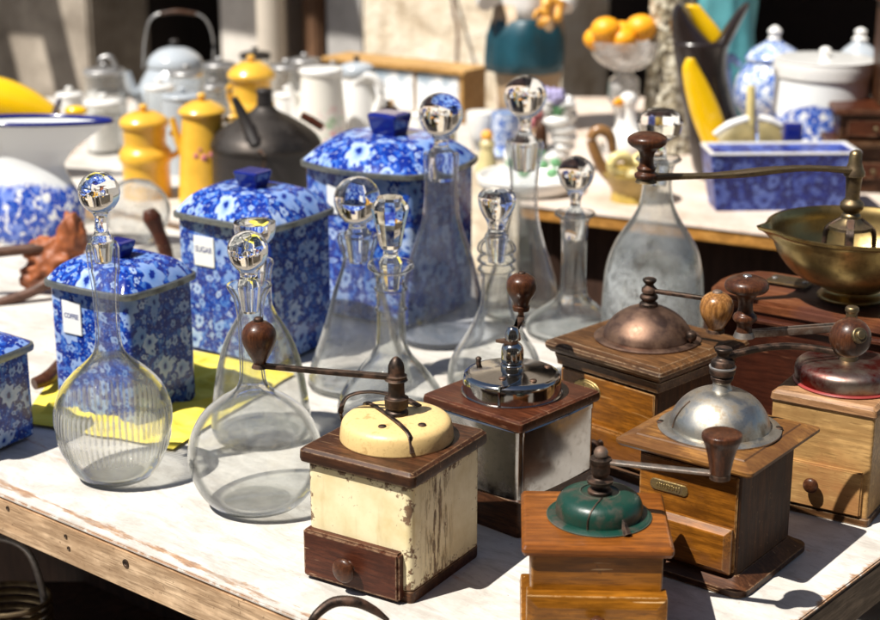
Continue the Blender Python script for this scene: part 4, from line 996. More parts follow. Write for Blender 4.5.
lathe('spindle', [(zs-.001, .0110, 's'), (zs+.003, .0112), (zs+.005, .0065), (zs+.008, .0062), (zs+.010, .0120, 's'), (zs+.013, .0125, 's'), (zs+.015, .0070), (zs+.018, .0075), (zs+.020, .0090), (zs+.027, .0090), (zs+.030, .0100, 's'), (zs+.034, .0100, 's'), (zs+.035, .0072)], M['iron'], t, 22, loc=(gx, gy, 0))
ball('spindle_ball', .0066, (gx, gy, zs+.039), M['steelarm'], t)
za = zs+.031; k1 = loc_of(t, at(720, 474, za)); k1.z = za
arm(t, (gx, gy, za), k1, M['steelarm'], .0042, .0017)
kn = knob_on(t, 'crank_knob', k1+Vector((0, 0, .001)), [(.0, .0092, 's'), (.006, .0102), (.016, .0120), (.027, .0150), (.033, .0178), (.0355, .0182, 's'), (.0385, .0172), (.0398, .0100), (.0402, 0)], M['w_knob'])
lathe('knob_ferrule', [(-.006, .006, 's'), (-.005, .0095, 's'), (-.0005, .0095, 's')], M['iron'], kn, 20)
# --- 6 pale beech grinder with red cap --------------------------------
t = grinder('pale beech wood coffee grinder with worn red metal cap at the right edge', (.452, 1.556), -32, .112, .125)
w, d = .112, .125
loft('base_plate', w+.002, d+.002, .003, [(0, 0), (.001, .001), (.001, .008), (-.001, .0092)], M['w_walnut'], t, m=2)
loft('body', w, d, .003, [(0, .0094), (0, .1225)], M['w_light'], t, m=2)
loft('lid', w+.003, d+.003, .004, [(0, .1227), (.001, .1245), (0, .1310), (-.004, .1345), (-.006, .1350)], M['w_lighttop'], t, m=3)
dr_ = box('drawer', w*.90, .006, .050, (-.001, -d/2-.0015, .036), M['w_light'], t, .0016, loc=True)
pull(t, dr_, -.002, -.003, .003, .0085, M['w_knob'], .008)
zc = .1352
lathe('cap', [(zc, .0520, 's'), (zc+.003, .0545), (zc+.012, .0560), (zc+.019, .0545), (zc+.0235, .048), (zc+.0255, .035), (zc+.0262, 0)], M['redcap'], t, 80, loc=(.004, 0, 0))
lathe('cap_rim', [(zc-.0002, .0560, 's'), (zc+.0015, .0575), (zc+.0030, .0555, 's')], M['redplain'], t, 80, loc=(.004, 0, 0))
zs = zc+.026
lathe('spindle', [(zs-.001, .011, 's'), (zs+.008, .009), (zs+.020, .0078), (zs+.030, .0085), (zs+.034, .0105, 's'), (zs+.043, .0105, 's'), (zs+.045, .0065), (zs+.052, .0062), (zs+.055, .0075), (zs+.059, .006), (zs+.060, 0)], M['brassarm'], t, 24, loc=(.004, 0, 0))
za = zs+.037; k1 = loc_of(t, at(744, 334, za)); k1.z = za
s0 = Vector((.004, 0, za)); dd = (k1-s0).normalized(); sd = Vector((-dd.y, dd.x, 0))
bm = tube_bm([s0+sd*.0045, s0.lerp(k1, .5)+sd*.004, k1+sd*.002], 1, flat=(.0018, .0036), k=3)
tube_bm([s0-sd*.0045, s0.lerp(k1, .5)-sd*.004, k1-sd*.002], 1, bm=bm, flat=(.0018, .0036), k=3)
cyl_bm(.0125, s0, (0, 0, 1), .006, bm, 20); cyl_bm(.0115, k1, (0, 0, 1), .006, bm, 18)
from_bm('crank_arm', bm, M['steelarm'], t, sharp=35)
kn = knob_on(t, 'crank_knob', k1+Vector((0, 0, .003)), [(.0, .0085, 's'), (.008, .0080), (.013, .0125), (.018, .0120), (.022, .0085), (.033, .0078), (.041, .0120), (.045, .0205), (.050, .0232), (.056, .0205), (.060, .012), (.061, .004)], M['w_knob'])
lathe('knob_tip', [(.0605, .005, 's'), (.0620, .004), (.0625, 0)], M['tingrey'], kn, 14)
# --- 7 big grinder with open brass hopper ------------------------------
t = grinder('large mahogany grinder with open brass hopper bowl and long brass crank', (.595, 1.78), -34, .25, .15, 'hopper_grinder')
w, d = .25, .15
t.location = (.478, 1.872, 0)
loft('body', w, d, .003, [(.004, 0), (.004, .010), (0, .014), (0, .136)], M['w_dark'], t, m=2)
loft('moulding', w+.010, d+.010, .004, [(-.004, .1362), (.001, .138), (.001, .141), (-.003, .143)], M['w_dark'], t, m=2)
# plank with a rounded left end and a rise towards the right
bm = bmesh.new(); out = []
for i in range(9): a = math.radians(90+180*i/8); out.append((-.105+.045*math.cos(a), .0+.068*math.sin(a)))
out += [(.135, -.072), (.135, .072)]
lo = [bm.verts.new((x, y, .1432)) for x, y in out]; hi = [bm.verts.new((x, y, .160+.004*math.sin((x+.15)*9))) for x, y in out]
bm.faces.new(lo); bm.faces.new(list(reversed(hi)))
for i in range(len(out)): bm.faces.new((lo[i], hi[i], hi[(i+1) % len(out)], lo[(i+1) % len(out)]))
bmesh.ops.recalc_face_normals(bm, faces=bm.faces[:]); bmesh.ops.bevel(bm, geom=[e for e in bm.edges if e.calc_face_angle(0) > 1.0], offset=.005, segments=4, affect='EDGES')
from_bm('top_plank', bm, M['w_plank'], t, sharp=35)
pl = box('metal_plate', .055, .036, .0025, (-.062, .020, .166), M['brassarm'], t, .001, loc=True)
for x in (-.02, .02): lathe('screw', [(0, .0035, 's'), (.0012, .003), (.0016, 0)], M['tingrey'], pl, 12, loc=(x, 0, .0013))
bc = loc_of(t, Vector((.497, 1.852, 0))); zb = .166
wall_ = [(zb, .0), (zb, .040, 's'), (zb+.004, .041), (zb+.010, .034), (zb+.015, .036), (zb+.024, .058), (zb+.036, .076), (zb+.054, .0905), (zb+.070, .0975), (zb+.082, .1005), (zb+.086, .1050, 's'), (zb+.0895, .1055, 's'),
    (zb+.0895, .1010, 's'), (zb+.082, .0975), (zb+.070, .0945), (zb+.054, .0875), (zb+.036, .073), (zb+.024, .054), (zb+.018, .03), (zb+.017, 0)]
spa = math.radians(180+34+2)
lathe('hopper_bowl', wall_, M['brass'], t, 96, loc=(bc.x, bc.y, 0), spout=(spa, zb+.07, .13, .016, .018), sharp=40)
hx, hy = bc.x-.008*math.cos(math.radians(34)), bc.y-.008*math.sin(math.radians(34))
for k in range(4):
    a = math.radians(k*90+20); c_, s_ = math.cos(a), math.sin(a)
    tube('cage_leg', [(hx+c_*.030, hy+s_*.030, zb+.020), (hx+c_*.0285, hy+s_*.0285, zb+.075), (hx+c_*.024, hy+s_*.024, zb+.087), (hx+c_*.010, hy+s_*.010, zb+.097)], 1, M['iron'], t, flat=(.0050, .0030), k=4)
zr = lambda r_: zrow(r_, 1.85)
lathe('cage_ring', [(zb+.086, .0262, 's'), (zb+.090, .0258, 's'), (zb+.094, .018), (zb+.100, .011, 's')], M['brassarm'], t, 32, loc=(hx, hy, 0))
lathe('spindle', [(zb+.094, .012, 's'), (zb+.102, .0115), (zb+.106, .0092), (zb+.110, .0130), (zb+.116, .0140), (zb+.121, .0105), (zb+.124, .0085), (zr(178), .0098), (zr(176), .0125, 's'), (zr(172.5), .0125, 's'), (zr(168), .0100, 's'), (zr(163), .0080, 's'), (zr(154), .0072, 's'), (zr(151.5), .0050), (zr(150), 0)], M['brassarm'], t, 28, loc=(hx, hy, 0))
za = zr(170.5); k1 = loc_of(t, at(646, 180, za)); k1.z = za; s0 = Vector((hx, hy, za)); P = []
for i in range(13):
    u = i/12; q = s0.lerp(k1, u); q.z += .0022*math.sin((u-.05)*math.pi*2.6)+.004*math.sin(u*math.pi); P.append(q)
bm = tube_bm(P, [1.3, 1.0, .9, .9, 1.0, 1.15, 1.25, 1.1, .95, .9, .95, 1.1, 1.3], flat=(.0068, .0030), k=2)
cyl_bm(.0118, s0, (0, 0, 1), .0062, bm, 22); cyl_bm(.0125, k1, (0, 0, 1), .0056, bm, 22)
from_bm('crank_arm', bm, M['brassarm'], t, sharp=35)
kn = knob_on(t, 'crank_knob', k1+Vector((0, 0, .003)), [(.0, .0130, 's'), (.004, .0135), (.007, .0100), (.011, .0112), (.014, .0088), (.024, .0080), (.032, .0110), (.037, .0190), (.042, .0228), (.047, .0215), (.051, .014), (.0525, .004), (.0526, 0)], M['w_knob'])

# iron handle at the very front
q0 = at(311, 622); q1 = at(388, 617, .004); q0 = at(313, 617, .012)
h = thing('iron_handle', 'curved dark iron handle lying at the front edge of the table below the cream grinder', 'handle', (q0.x, q0.y, 0))
pts = [at(306, 632, .004), at(316, 615, .020), at(334, 602, .028), at(356, 602, .028), at(374, 610, .018), at(388, 620, .006)]
tube('grip', [p-h.location for p in pts], [.0030, .0042, .0052, .0052, .0040, .0020], M['iron'], h, segs=14)
# ================================================================== MID GROUND, LEFT
def lt(name, label, cat, px, prof, mat, part='body', group=None, segs=56, **kw):
    """turned thing standing at a table point; prof in photo rows and half widths"""
    p = at(*px); t = thing(name, label, cat, (p.x, p.y, 0), 0, group)
    pr = rows(prof, p.y); z0 = min(q[0] for q in pr); pr = [(q[0]-z0,)+tuple(q[1:]) for q in pr]
    lathe(part, [(pr[0][0], 0)]+pr if pr[0][1] > 0 else pr, M[mat], t, segs, capt=True, **kw)
    t['z0'] = z0; return t, p
def R(t, prof):
    Y = t.location.y; z0 = t['z0']; return [(q[0]-z0,)+tuple(q[1:]) for q in rows(prof, Y)]
def ptl(t, px, py, dy=0.0):
    """point in the plane through the thing's axis (+dy), at a photo position"""
    Y = t.location.y+dy; z = zrow(py, Y); x = (px-440)/FP*depth(Y, z); return Vector((x-t.location.x, dy, z-t['z0']))
# yellow cloth under the canisters
def cloth_sheet(corners, nx, ny, amp, seed, label):
    bm = bmesh.new(); c = sum(corners, Vector())/4; V = []
    for j in range(ny+1):
        row = []
        for i in range(nx+1):
            u, v = i/nx, j/ny
            p = corners[0].lerp(corners[1], u).lerp(corners[3].lerp(corners[2], u), v)
            wv = noise.noise(Vector((p.x*9+seed, p.y*6, 0)))*.5+noise.noise(Vector((p.x*22, p.y*14+seed, 3)))*.3
            ridge = min(abs(noise.noise(Vector((p.x*7+p.y*4, p.y*10-p.x*5+seed, 9)))), abs(noise.noise(Vector((p.x*16-p.y*9, p.y*19+p.x*7+seed, 2))))*1.6)
            e = min(1, min(u, 1-u, v, 1-v)*9)
            wob = Vector((noise.noise(Vector((v*5, seed, 1)))*.007, noise.noise(Vector((u*5, seed, 4)))*.007, 0))*(1-e)
            q = p-c+wob; q.z = .0042+max(0, (wv+.15))*amp*.6*e+(1-min(1, ridge*5))*amp*.8*e
            row.append(bm.verts.new(q))
        V.append(row)
    for j in range(ny):
        for i in range(nx): bm.faces.new((V[j][i], V[j][i+1], V[j+1][i+1], V[j+1][i]))
    o = from_bm('yellow_cloth', bm, M['cloth'], loc=c); tag(o, label, 'cloth'); return o
cloth_sheet([at(20, 424), at(172, 452), at(296, 376), at(95, 330)], 140, 100, .011, 2.2, 'crumpled bright yellow cloth spread under the blue flowered canisters')
# brown leather pouch with two dark handles, left
lp = at(62, 292); t = thing('leather_bellows', 'crumpled red brown leather bellows with two dark wooden handles beside the flowered jug', 'bellows', (lp.x, lp.y, 0))
t['z0'] = 0
bm = bmesh.new()
for (px, py, r, s) in ((58, 262, .034, (1.1, .9, 1.2)), (72, 238, .028, (.8, .8, 1.4)), (44, 252, .026, (1.2, .8, .9)), (34, 276, .024, (1, .8, .9)), (70, 268, .026, (.9, .9, 1.1)), (48, 270, .028, (1, 1, 1))):
    q = ptl(t, px, py); q.z = max(q.z, r*.9); ball_bm(r, q, s, bm, 32, .36, 24, px)
mm = bmesh.new(); me = bpy.data.meshes.new('tmp'); bm.to_mesh(me); bm.free()
o = link('leather_body', me, M['leather'], t); md = o.modifiers.new('merge', 'REMESH'); md.mode = 'VOXEL'; md.voxel_size = .0028; md.use_smooth_shade = True
tube('handle', [ptl(t, 46, 247, -.01), ptl(t, 10, 251, -.02), ptl(t, -30, 255, -.03)], .0085, M['stick'], t)
tube('handle', [ptl(t, 66, 268, -.03), ptl(t, 36, 290, -.05), ptl(t, 0, 303, -.07), ptl(t, -40, 316, -.09)], .0085, M['stick'], t)
# wooden pestle-like handle leaning behind the coffee canister
wp = at(162, 270); t = thing('wooden_pestle', 'reddish wooden pestle leaning behind the COFFEE canister', 'pestle', (wp.x, wp.y, 0)); t['z0'] = 0
bm = tube_bm([ptl(t, 170, 272), ptl(t, 165, 250), ptl(t, 158, 232), ptl(t, 152, 218), ptl(t, 149, 210)], [.010, .012, .012, .016, .010], 18)
from_bm('shaft', bm, M['w_drawer'], t)
ws = at(52, 386, .012); s = tube('wooden_stick', [at(34, 384, .02), at(48, 378, .022), at(60, 366, .02), at(72, 352, .016), at(84, 330, .010)], [.008, .010, .010, .009, .008], M['w_knob'])
tag(s, 'round brown wooden stick lying on the yellow cloth between the flowered tins', 'stick')
# flowered jug with wavy mouth
jp = at(38, 250); t = thing('flowered_jug', 'white jug with blue flowered belly and wide flared mouth with blue rim', 'jug', (jp.x, jp.y, 0)); t['z0'] = zrow(250, jp.y)
pr = R(t, [(250, 30, 's'), (246, 34), (232, 45), (214, 50), (196, 47), (178, 38), (164, 33), (150, 36), (138, 45), (128, 55), (121, 61, 's')])
zt_ = pr[-1][0]; wl = [(zt_+.001, pr[-1][1]-.001, 's'), (zt_-.002, pr[-1][1]-.005)]+[(z, max(r-.005, .003)) for z, r in [(q[0], q[1]) for q in pr[::-1][1:-2]]]
spt = (-.1, pr[6][0], .7, .040, zt_-pr[6][0])
lathe('body', [(pr[0][0], 0)]+pr+wl+[(wl[-1][0]-.002, 0)], M['jug'], t, 96, squash=.42, spout=spt)
rr = pr[-1][1]; P = []
for k in range(97):
    a_ = 2*math.pi*k/96; kk = math.exp(-(math.atan2(math.sin(a_-spt[0]), math.cos(a_-spt[0]))/spt[2])**2)*spt[3]
    P.append((rr*math.cos(a_)+math.cos(spt[0])*kk, rr*math.sin(a_)*.42+math.sin(spt[0])*kk, zt_+.001))
tube('rim', P, .0040, M['cobalt'], t, k=1)
# yellow and navy jar at the very left
t, p = lt('yellow_navy_jar', 'navy jar painted with a yellow oval at the left edge beside the flowered jug', 'jar', (-12, 232), [(232, 20, 's'), (215, 27), (185, 29), (155, 25), (135, 17), (128, 15, 's')], 'navy')
ball('yellow_oval', .020, ptl(t, 4, 168, -.030), M['bryellow'], t, s=(.72, .5, 1.9))
# big bright yellow vessel
yp = at(20, 178); t = thing('yellow_pitcher', 'glossy bright yellow pitcher lying on its side with dark blue rim behind the flowered jug', 'pitcher', (yp.x, yp.y, 0)); t['z0'] = 0
def horiz_lathe(name, prof, mat, parent, loc, yaw, tilt=0, segs=48):
    o = lathe(name, prof, mat, parent, segs, loc=loc, rot=(0, math.pi/2+tilt, yaw)); return o
yc = ptl(t, 18, 108); horiz_lathe('body', [(-.105, 0), (-.102, .030), (-.08, .044), (-.03, .050), (.02, .045), (.065, .032), (.085, .024, 's')], M['bryellow'], t, yc, 0, .35)
ye = ptl(t, 58, 112); horiz_lathe('neck_ring', [(0, .022, 's'), (.004, .028), (.008, .022, 's')], M['navy'], t, ye+Vector((-.006, 0, .006)), 0, .35)
ball('spout', .022, ptl(t, 76, 111), M['bryellow'], t, s=(1.1, .8, .5))
lathe('stand', [(0, .05, 's'), (.01, .05), (.02, .03), (yc.z-.03, .028, 's')], M['navy'], t, 32, loc=(yc.x, 0, 0))
# upturned brandy glass
gp = at(160, 252); t = thing('glass_bowl', 'large clear glass goblet tipped on its side behind the COFFEE canister', 'glass', (gp.x, gp.y, 0)); t['z0'] = 0
pr = [(0, 0), (.0, .010, 's'), (.008, .030), (.022, .046), (.042, .055), (.062, .055), (.085, .047), (.098, .041)]
gb = lathe('bowl', pr+[(.0985, .0398)]+[(z, max(r-.0016, 0)) for z, r in [(q[0], q[1]) for q in pr[::-1][:-2]]]+[(.004, 0)], M['gj'], t, 64, loc=(-.012, 0, .125), rot=(math.radians(155), math.radians(22), 0), capt=False, capb=False)
# yellow enamel pots ------------------------------------------------
YG = 'yellow enamel pots'
def enamel_pot(label, px, body, lid, knob_r, hx, side=1, roses_=False):
    t, p = lt('enamel_pot', label, 'pot', px, body, 'yellow', group=YG)
    lathe('lid', R(t, lid)+[(R(t, lid)[-1][0]+.001, 0)], M['yellow'], t, 48)
    z = R(t, lid)[-1][0]; lathe('knob', [(z-.002, .005, 's'), (z+.004, .005), (z+.009, .009), (z+.014, .007), (z+.016, 0)], M['yellow'], t, 24)
    if hx: tube('handle', [ptl(t, *q) for q in hx], .0055, M['yellow'], t)
    return t
t = enamel_pot('stacked yellow enamel pot with two bulging tiers, left of the other yellow pots', (148, 196), [(196, 24, 's'), (170, 23.5), (163, 24, 's'), (158, 27, 's'), (152, 26), (146, 22), (141, 21), (125, 22, 's')], [(126, 24, 's'), (121, 24.5), (116, 20), (112, 12, 's')], 5, [(170, 132), (180, 140), (178, 152), (168, 158)])
t = enamel_pot('tall yellow enamel coffee pot with small painted roses beside the black kettle', (206, 200), [(200, 27, 's'), (185, 26), (150, 23.5), (125, 21), (112, 20, 's')], [(114, 22.5, 's'), (111, 24), (106, 19), (101, 10, 's')], 5, [(224, 120), (238, 118), (246, 135), (240, 155), (228, 165)])
bm = bmesh.new()
for q, r in (((196, 156), .005), ((204, 158), .0065), ((211, 155), .005), ((200, 150), .0035)): ball_bm(r, ptl(t, *q, -.046), (1, .35, 1), bm, 14, .4, 40)
from_bm('painted_roses', bm, M['pink'], t)
tube('spout', [ptl(t, 187, 160), ptl(t, 178, 140), ptl(t, 172, 118)], [.010, .008, .006], M['yellow'], t)
t = enamel_pot('yellow enamel pot with domed lid standing farther back above the black kettle', (254, 150), [(150, 24, 's'), (128, 24), (112, 22, 's'), (106, 23), (98, 20), (80, 19.5, 's')], [(79, 23, 's'), (74, 24), (67, 18), (62, 10, 's')], 5, [(235, 82), (228, 90), (232, 104), (238, 106)])
# black kettle --------------------------------------------------------
kp_ = at(268, 206); t = thing('black_kettle', 'black kettle with sloping grey shoulder and stubby dark spout between yellow pots and blue canister', 'kettle', (kp_.x, kp_.y, 0)); t['z0'] = zrow(206, kp_.y)
pr = R(t, [(206, 52, 's'), (202, 54), (180, 54), (150, 54), (145, 54.5, 's')]); lathe('body', [(0, 0)]+pr, M['ketb'], t, 72)
pr = R(t, [(146, 55.5, 's'), (142, 55), (134, 50), (126, 40), (118, 27), (111, 14), (106, 9, 's')]); lathe('shoulder', pr, M['ketl'], t, 72)
pr = R(t, [(108, 8, 's'), (104, 8), (94, 7.5), (92, 8.5, 's'), (89, 7)]); lathe('neck', pr+[(pr[-1][0], 0)], M['ketb'], t, 32)
tube('spout', [ptl(t, 256, 146, -.09), ptl(t, 248, 128, -.075), ptl(t, 241, 112, -.07), ptl(t, 234, 98, -.075)], [.014, .012, .0095, .0065], M['ketb'], t)
ball('spout_root', .014, ptl(t, 254, 140, -.082), M['ketb'], t, s=(1.3, .8, .7))
tube('bail_wire', [ptl(t, 222, 150), ptl(t, 262, 152, -.11), ptl(t, 262, 172, -.112)], .003, M['iron'], t, k=4)
tube('bail_grip', [ptl(t, 301, 115, -.03), ptl(t, 312, 121, -.03), ptl(t, 323, 128, -.03)], [.0075, .0085, .0075], M['w_drawer'], t)
# grey enamel kettle, far back
t, p = lt('grey_kettle', 'pale grey enamel kettle with tall wire handle before the dark doorway', 'kettle', (178, 122), [(122, 34, 's'), (118, 37), (104, 40), (88, 38), (74, 31), (66, 25, 's')], 'porcgrey')
pr = R(t, [(67, 27, 's'), (64, 28), (57, 25), (50, 16), (47, 6)]); lathe('lid', pr+[(pr[-1][0]+.001, 0)], M['porcgrey'], t, 48)
z = pr[-1][0]; lathe('knob', [(z-.001, .004, 's'), (z+.006, .005), (z+.012, .011), (z+.018, .008), (z+.019, 0)], M['ketb'], t, 20)
tube('bail_handle', [ptl(t, 143, 68), ptl(t, 145, 38), ptl(t, 153, 17), ptl(t, 178, 11), ptl(t, 203, 17), ptl(t, 213, 38), ptl(t, 213, 68)], .0028, M['tingrey'], t, segs=10)
tube('bail_grip', [ptl(t, 160, 14), ptl(t, 178, 11.5), ptl(t, 196, 14)], [.0045, .0055, .0045], M['w_mahog'], t)
tube('spout', [ptl(t, 148, 105), ptl(t, 134, 92), ptl(t, 127, 72)], [.018, .013, .009], M['porcgrey'], t)
# jars ----------------------------------------------------------------
def jar(label, px, top, r, lidmat='tingrey', body='gj', fill=None, lever=False):
    t, p = lt('lidded_jar', label, 'jar', px, [(px[1], r*.95, 's'), (px[1]-3, r), (top+10, r), (top+7, r*.9), (top+5, r*.9, 's')], body, group='glass jars and tins on the side table')
    pr = R(t, [(top+6, r*1.0, 's'), (top+3, r*1.05), (top+1, r*.95), (top, r*.5)]); lathe('lid', pr+[(pr[-1][0], 0)], M[lidmat], t, 40)
    z = pr[-1][0]; lathe('knob', [(z-.001, .004, 's'), (z+.004, .004), (z+.008, .009), (z+.012, .007), (z+.013, 0)], M[lidmat], t, 18)
    if fill:
        q = R(t, [(px[1]-3, r*.86, 's'), (fill[0], r*.86, 's')]); lathe('contents', q, M[fill[1]], t, 32)
    if lever: tube('lid_clamp', [ptl(t, px[0]-4, top+1), ptl(t, px[0]-8, top-8), ptl(t, px[0]+2, top-11), ptl(t, px[0]+8, top-2)], .006, M['tingrey'], t)
    return t
jar('wide glass jar with grey metal lid and raised clamp before the stone pier', (108, 128), 68, 20, fill=(92, 'porc'), lever=True)
jar('low glass jar holding white crockery in front of the clamped jar', (106, 152), 99, 18, 'porc', fill=(115, 'porc'))
jar('glass jar with white lid right below the grey kettle, left one', (163, 158), 84, 14, 'porc', fill=(118, 'porc'))
jar('glass jar with bulging pale lid between the grey kettle and yellow pots', (190, 152), 70, 17, 'tingrey', fill=(100, 'porcgrey'))
jar('squat jar with silvery lid just above the roses coffee pot', (186, 172), 93, 20, 'porcgrey', 'porcgrey')
jar('dark lidded glass jar beside the yellow pot with domed lid, left of it', (222, 128), 62, 16, fill=(100, 'tingrey'))
jar('glass jar with dark metal lid at the foot of the pale post', (257, 112), 52, 15, 'ketl', fill=(80, 'tingrey'))
jar('wide glass jar right of the farther yellow pot', (288, 130), 64, 17, 'tingrey', fill=(98, 'porc'))
jar('tall glass jar with grey lid behind the white rose coffee pot', (306, 116), 58, 15, 'tingrey', fill=(84, 'tingrey'))
jar('white enamel tin between the farther yellow pot and the white rose pot', (289, 158), 92, 13, 'porc', 'porc')
jar('small glass jar with tin lid just right of the grey kettle', (216, 140), 84, 12, 'tingrey', fill=(108, 'porc'))
jar('low dark tin canister between the two farther kettles, nearest the doorway', (236, 116), 70, 13, 'ketl', 'ketl')
jar('glass jar with tin lid left of the pine spice cabinet', (334, 112), 66, 12, 'tingrey', fill=(86, 'cream2'))
jar('small white lidded pot left of the clamped glass jar', (72, 134), 92, 13, 'porc', 'porc')
jar('tiny brown stoneware jar in front of the pine spice cabinet', (398, 150), 122, 9, 'ochrebrown', 'ochrebrown')
jar('small dark stoneware jar beside the looped handle of the white pitcher', (388, 146), 106, 10, 'w_mahog', 'w_mahog')
jar('little white porcelain jar at the right end of the pine cabinet', (420, 152), 112, 9, 'porc', 'porc')
jar('small brown lidded jar at the right end of the pine cabinet', (446, 156), 122, 10, 'ochrebrown', 'cream2')
# white coffee pot with roses
t, p = lt('rose_coffee_pot', 'tall white enamel coffee pot painted with pink roses and green leaves', 'coffee pot', (323, 160), [(160, 27, 's'), (157, 28), (130, 25), (100, 22.5), (76, 20.5), (72, 21, 's')], 'roses')
pr = R(t, [(73, 22, 's'), (70, 22), (68, 20), (67, 10)]); lathe('rim', pr+[(pr[-1][0], 0)], M['porc'], t, 48)
tube('spout', [ptl(t, 300, 128), ptl(t, 294, 106), ptl(t, 289, 84)], [.016, .010, .006], M['porc'], t)
t, p = lt('white_pitcher', 'grey white enamel pitcher with large looped handle beside the rose coffee pot', 'pitcher', (358, 148), [(148, 24, 's'), (145, 25), (125, 24), (100, 20), (80, 16), (74, 16, 's')], 'porc')
pr = R(t, [(75, 17.5, 's'), (70, 18), (65, 15), (62, 6)]); lathe('lid', pr+[(pr[-1][0], 0)], M['porcgrey'], t, 40)
z = pr[-1][0]; lathe('knob', [(z-.001, .005, 's'), (z+.008, .006), (z+.012, .008), (z+.014, 0)], M['ketb'], t, 16)
tube('handle', [ptl(t, 354, 84, -.03), ptl(t, 366, 76, -.03), ptl(t, 378, 82, -.03), ptl(t, 381, 96, -.03), ptl(t, 374, 116, -.03), ptl(t, 364, 132, -.03), ptl(t, 358, 136, -.03)], .0095, M['porc'], t)
# pine box with painted tiles
bp = at(463, 124)
t = thing('tile_cabinet', 'long pine spice cabinet with white picture tiles standing before the sunlit stucco', 'cabinet', (bp.x, bp.y, 0), -35); t['z0'] = 0
L_ = .43; Hh = zrow(71, bp.y)-.012; Dd = .10
c0 = Vector((-L_/2, Dd/2, 0))
box('top_board', L_+.016, Dd+.016, .012, (c0.x, c0.y, Hh+.006), M['w_pine'], t, .002)
box('bottom_board', L_+.010, Dd+.010, .010, (c0.x, c0.y, .005), M['w_pine'], t, .002)
box('end_board', .012, Dd, Hh-.0105, (-.006, c0.y, Hh/2+.005), M['w_pine'], t, .001); box('end_board', .012, Dd, Hh-.0105, (-L_+.006, c0.y, Hh/2+.005), M['w_pine'], t, .001)
box('back_board', L_-.026, .01, Hh-.0105, (c0.x, Dd-.006, Hh/2+.005), M['w_pine'], t, .001)
for k in range(3):
    xx = -.012-(L_-.024)*(k+.5)/3
    dd_ = box('tile_drawer', (L_-.024)/3-.006, .05, Hh-.018, (xx, .027, Hh/2+.004), M['tile'], t, .003, loc=True)
    lathe('pull', [(0, .004, 's'), (.006, .004), (.010, .008), (.016, .006), (.017, 0)], M['w_pine'], dd_, 16, loc=(0, -.025, -.03), rot=(math.pi/2, 0, 0))
    if k: box('divider', .005, .05, Hh-.012, (-.012-(L_-.024)*k/3, .0262, Hh/2+.005), M['w_pine'], t, .001)
# ================================================================== FIGURE OF A BOY IN AN APRON (statue, mostly above the picture)
fp2 = at(527, 128); t = thing('painted_statuette', 'painted statuette in teal apron and beige trousers with one orange hand hanging at its side', 'statuette', (fp2.x, fp2.y, 0)); t['z0'] = 0
def ell_loft(levels, seg=40, lump=.0, seed=0, bm=None):
    bm = bm or bmesh.new(); R_r = []
    for (x, y, z, a, b) in levels:
        R_r.append([bm.verts.new((x+a*math.cos(2*math.pi*s/seg)*(1+lump*noise.noise(Vector((math.cos(2*math.pi*s/seg)*2.5, math.sin(2*math.pi*s/seg)*2.5, z*9+seed)))), y+b*math.sin(2*math.pi*s/seg)*(1+lump*noise.noise(Vector((math.cos(2*math.pi*s/seg)*2.5, math.sin(2*math.pi*s/seg)*2.5, z*9+seed+5)))), z)) for s in range(seg)])
    for i in range(len(R_r)-1):
        for s in range(seg): bm.faces.new((R_r[i][s], R_r[i][(s+1) % seg], R_r[i+1][(s+1) % seg], R_r[i+1][s]))
    bm.faces.new(R_r[0]); bm.faces.new(R_r[-1]); return bm
hs = .60                     # height of the statuette
def skin_body():
    me = bpy.data.meshes.new('statuette_body')
    V = [(0, 0, .29), (0, 0, .36), (0, 0, .44), (0, -.005, .485), (0, -.01, .53), (0, -.01, .575),
         (-.075, 0, .455), (-.115, -.02, .37), (-.100, -.07, .31),
         (.062, 0, .455), (.085, -.02, .37), (.062, -.085, .29), (.060, -.10, .268),
         (-.04, 0, .26), (-.045, 0, .15), (-.045, .0, .04), (-.05, -.05, .022),
         (.04, 0, .26), (.045, 0, .15), (.045, 0, .04), (.05, -.05, .022)]
    E = [(0, 1), (1, 2), (2, 3), (3, 4), (4, 5), (2, 6), (6, 7), (7, 8), (2, 9), (9, 10), (10, 11), (11, 12), (0, 13), (13, 14), (14, 15), (15, 16), (0, 17), (17, 18), (18, 19), (19, 20)]
    me.from_pydata(V, E, []); o = link('body', me, M['skin'], t)
    md = o.modifiers.new('skin', 'SKIN'); rr = [.055, .058, .055, .024, .042, .036, .032, .022, .014, .030, .022, .014, .012, .048, .036, .024, .018, .048, .036, .024, .018]
    for v, r in zip(me.skin_vertices[0].data, rr): v.radius = (r, r)
    me.skin_vertices[0].data[0].use_root = True
    o.modifiers.new('sub', 'SUBSURF').levels = 2; o.modifiers[-1].render_levels = 2; return o
body = skin_body()
from_bm('trousers', ell_loft([(0, -.01, .022, .066, .058), (0, -.006, .08, .072, .062), (0, 0, .15, .084, .070), (0, 0, .22, .088, .072), (0, 0, .30, .080, .070)], 48, .12, 2), M['beige'], t)
from_bm('apron', ell_loft([(-.008, -.004, .138, .080, .072), (-.008, -.008, .143, .090, .082), (-.008, -.006, .165, .092, .084), (-.006, -.004, .22, .092, .082), (-.004, 0, .262, .084, .074), (0, 0, .268, .078, .070)], 56, .14, 6), M['teal'], t)
from_bm('shirt', ell_loft([(0, 0, .262, .079, .071), (0, 0, .30, .082, .072), (0, 0, .38, .088, .072), (0, 0, .44, .082, .062), (0, 0, .475, .034, .034)], 48, .10, 9), M['shirt'], t)
tube('sleeve', [(.070, 0, .452), (.094, -.02, .38), (.082, -.06, .318), (.074, -.075, .300)], [.038, .033, .028, .026], M['shirt'], t)
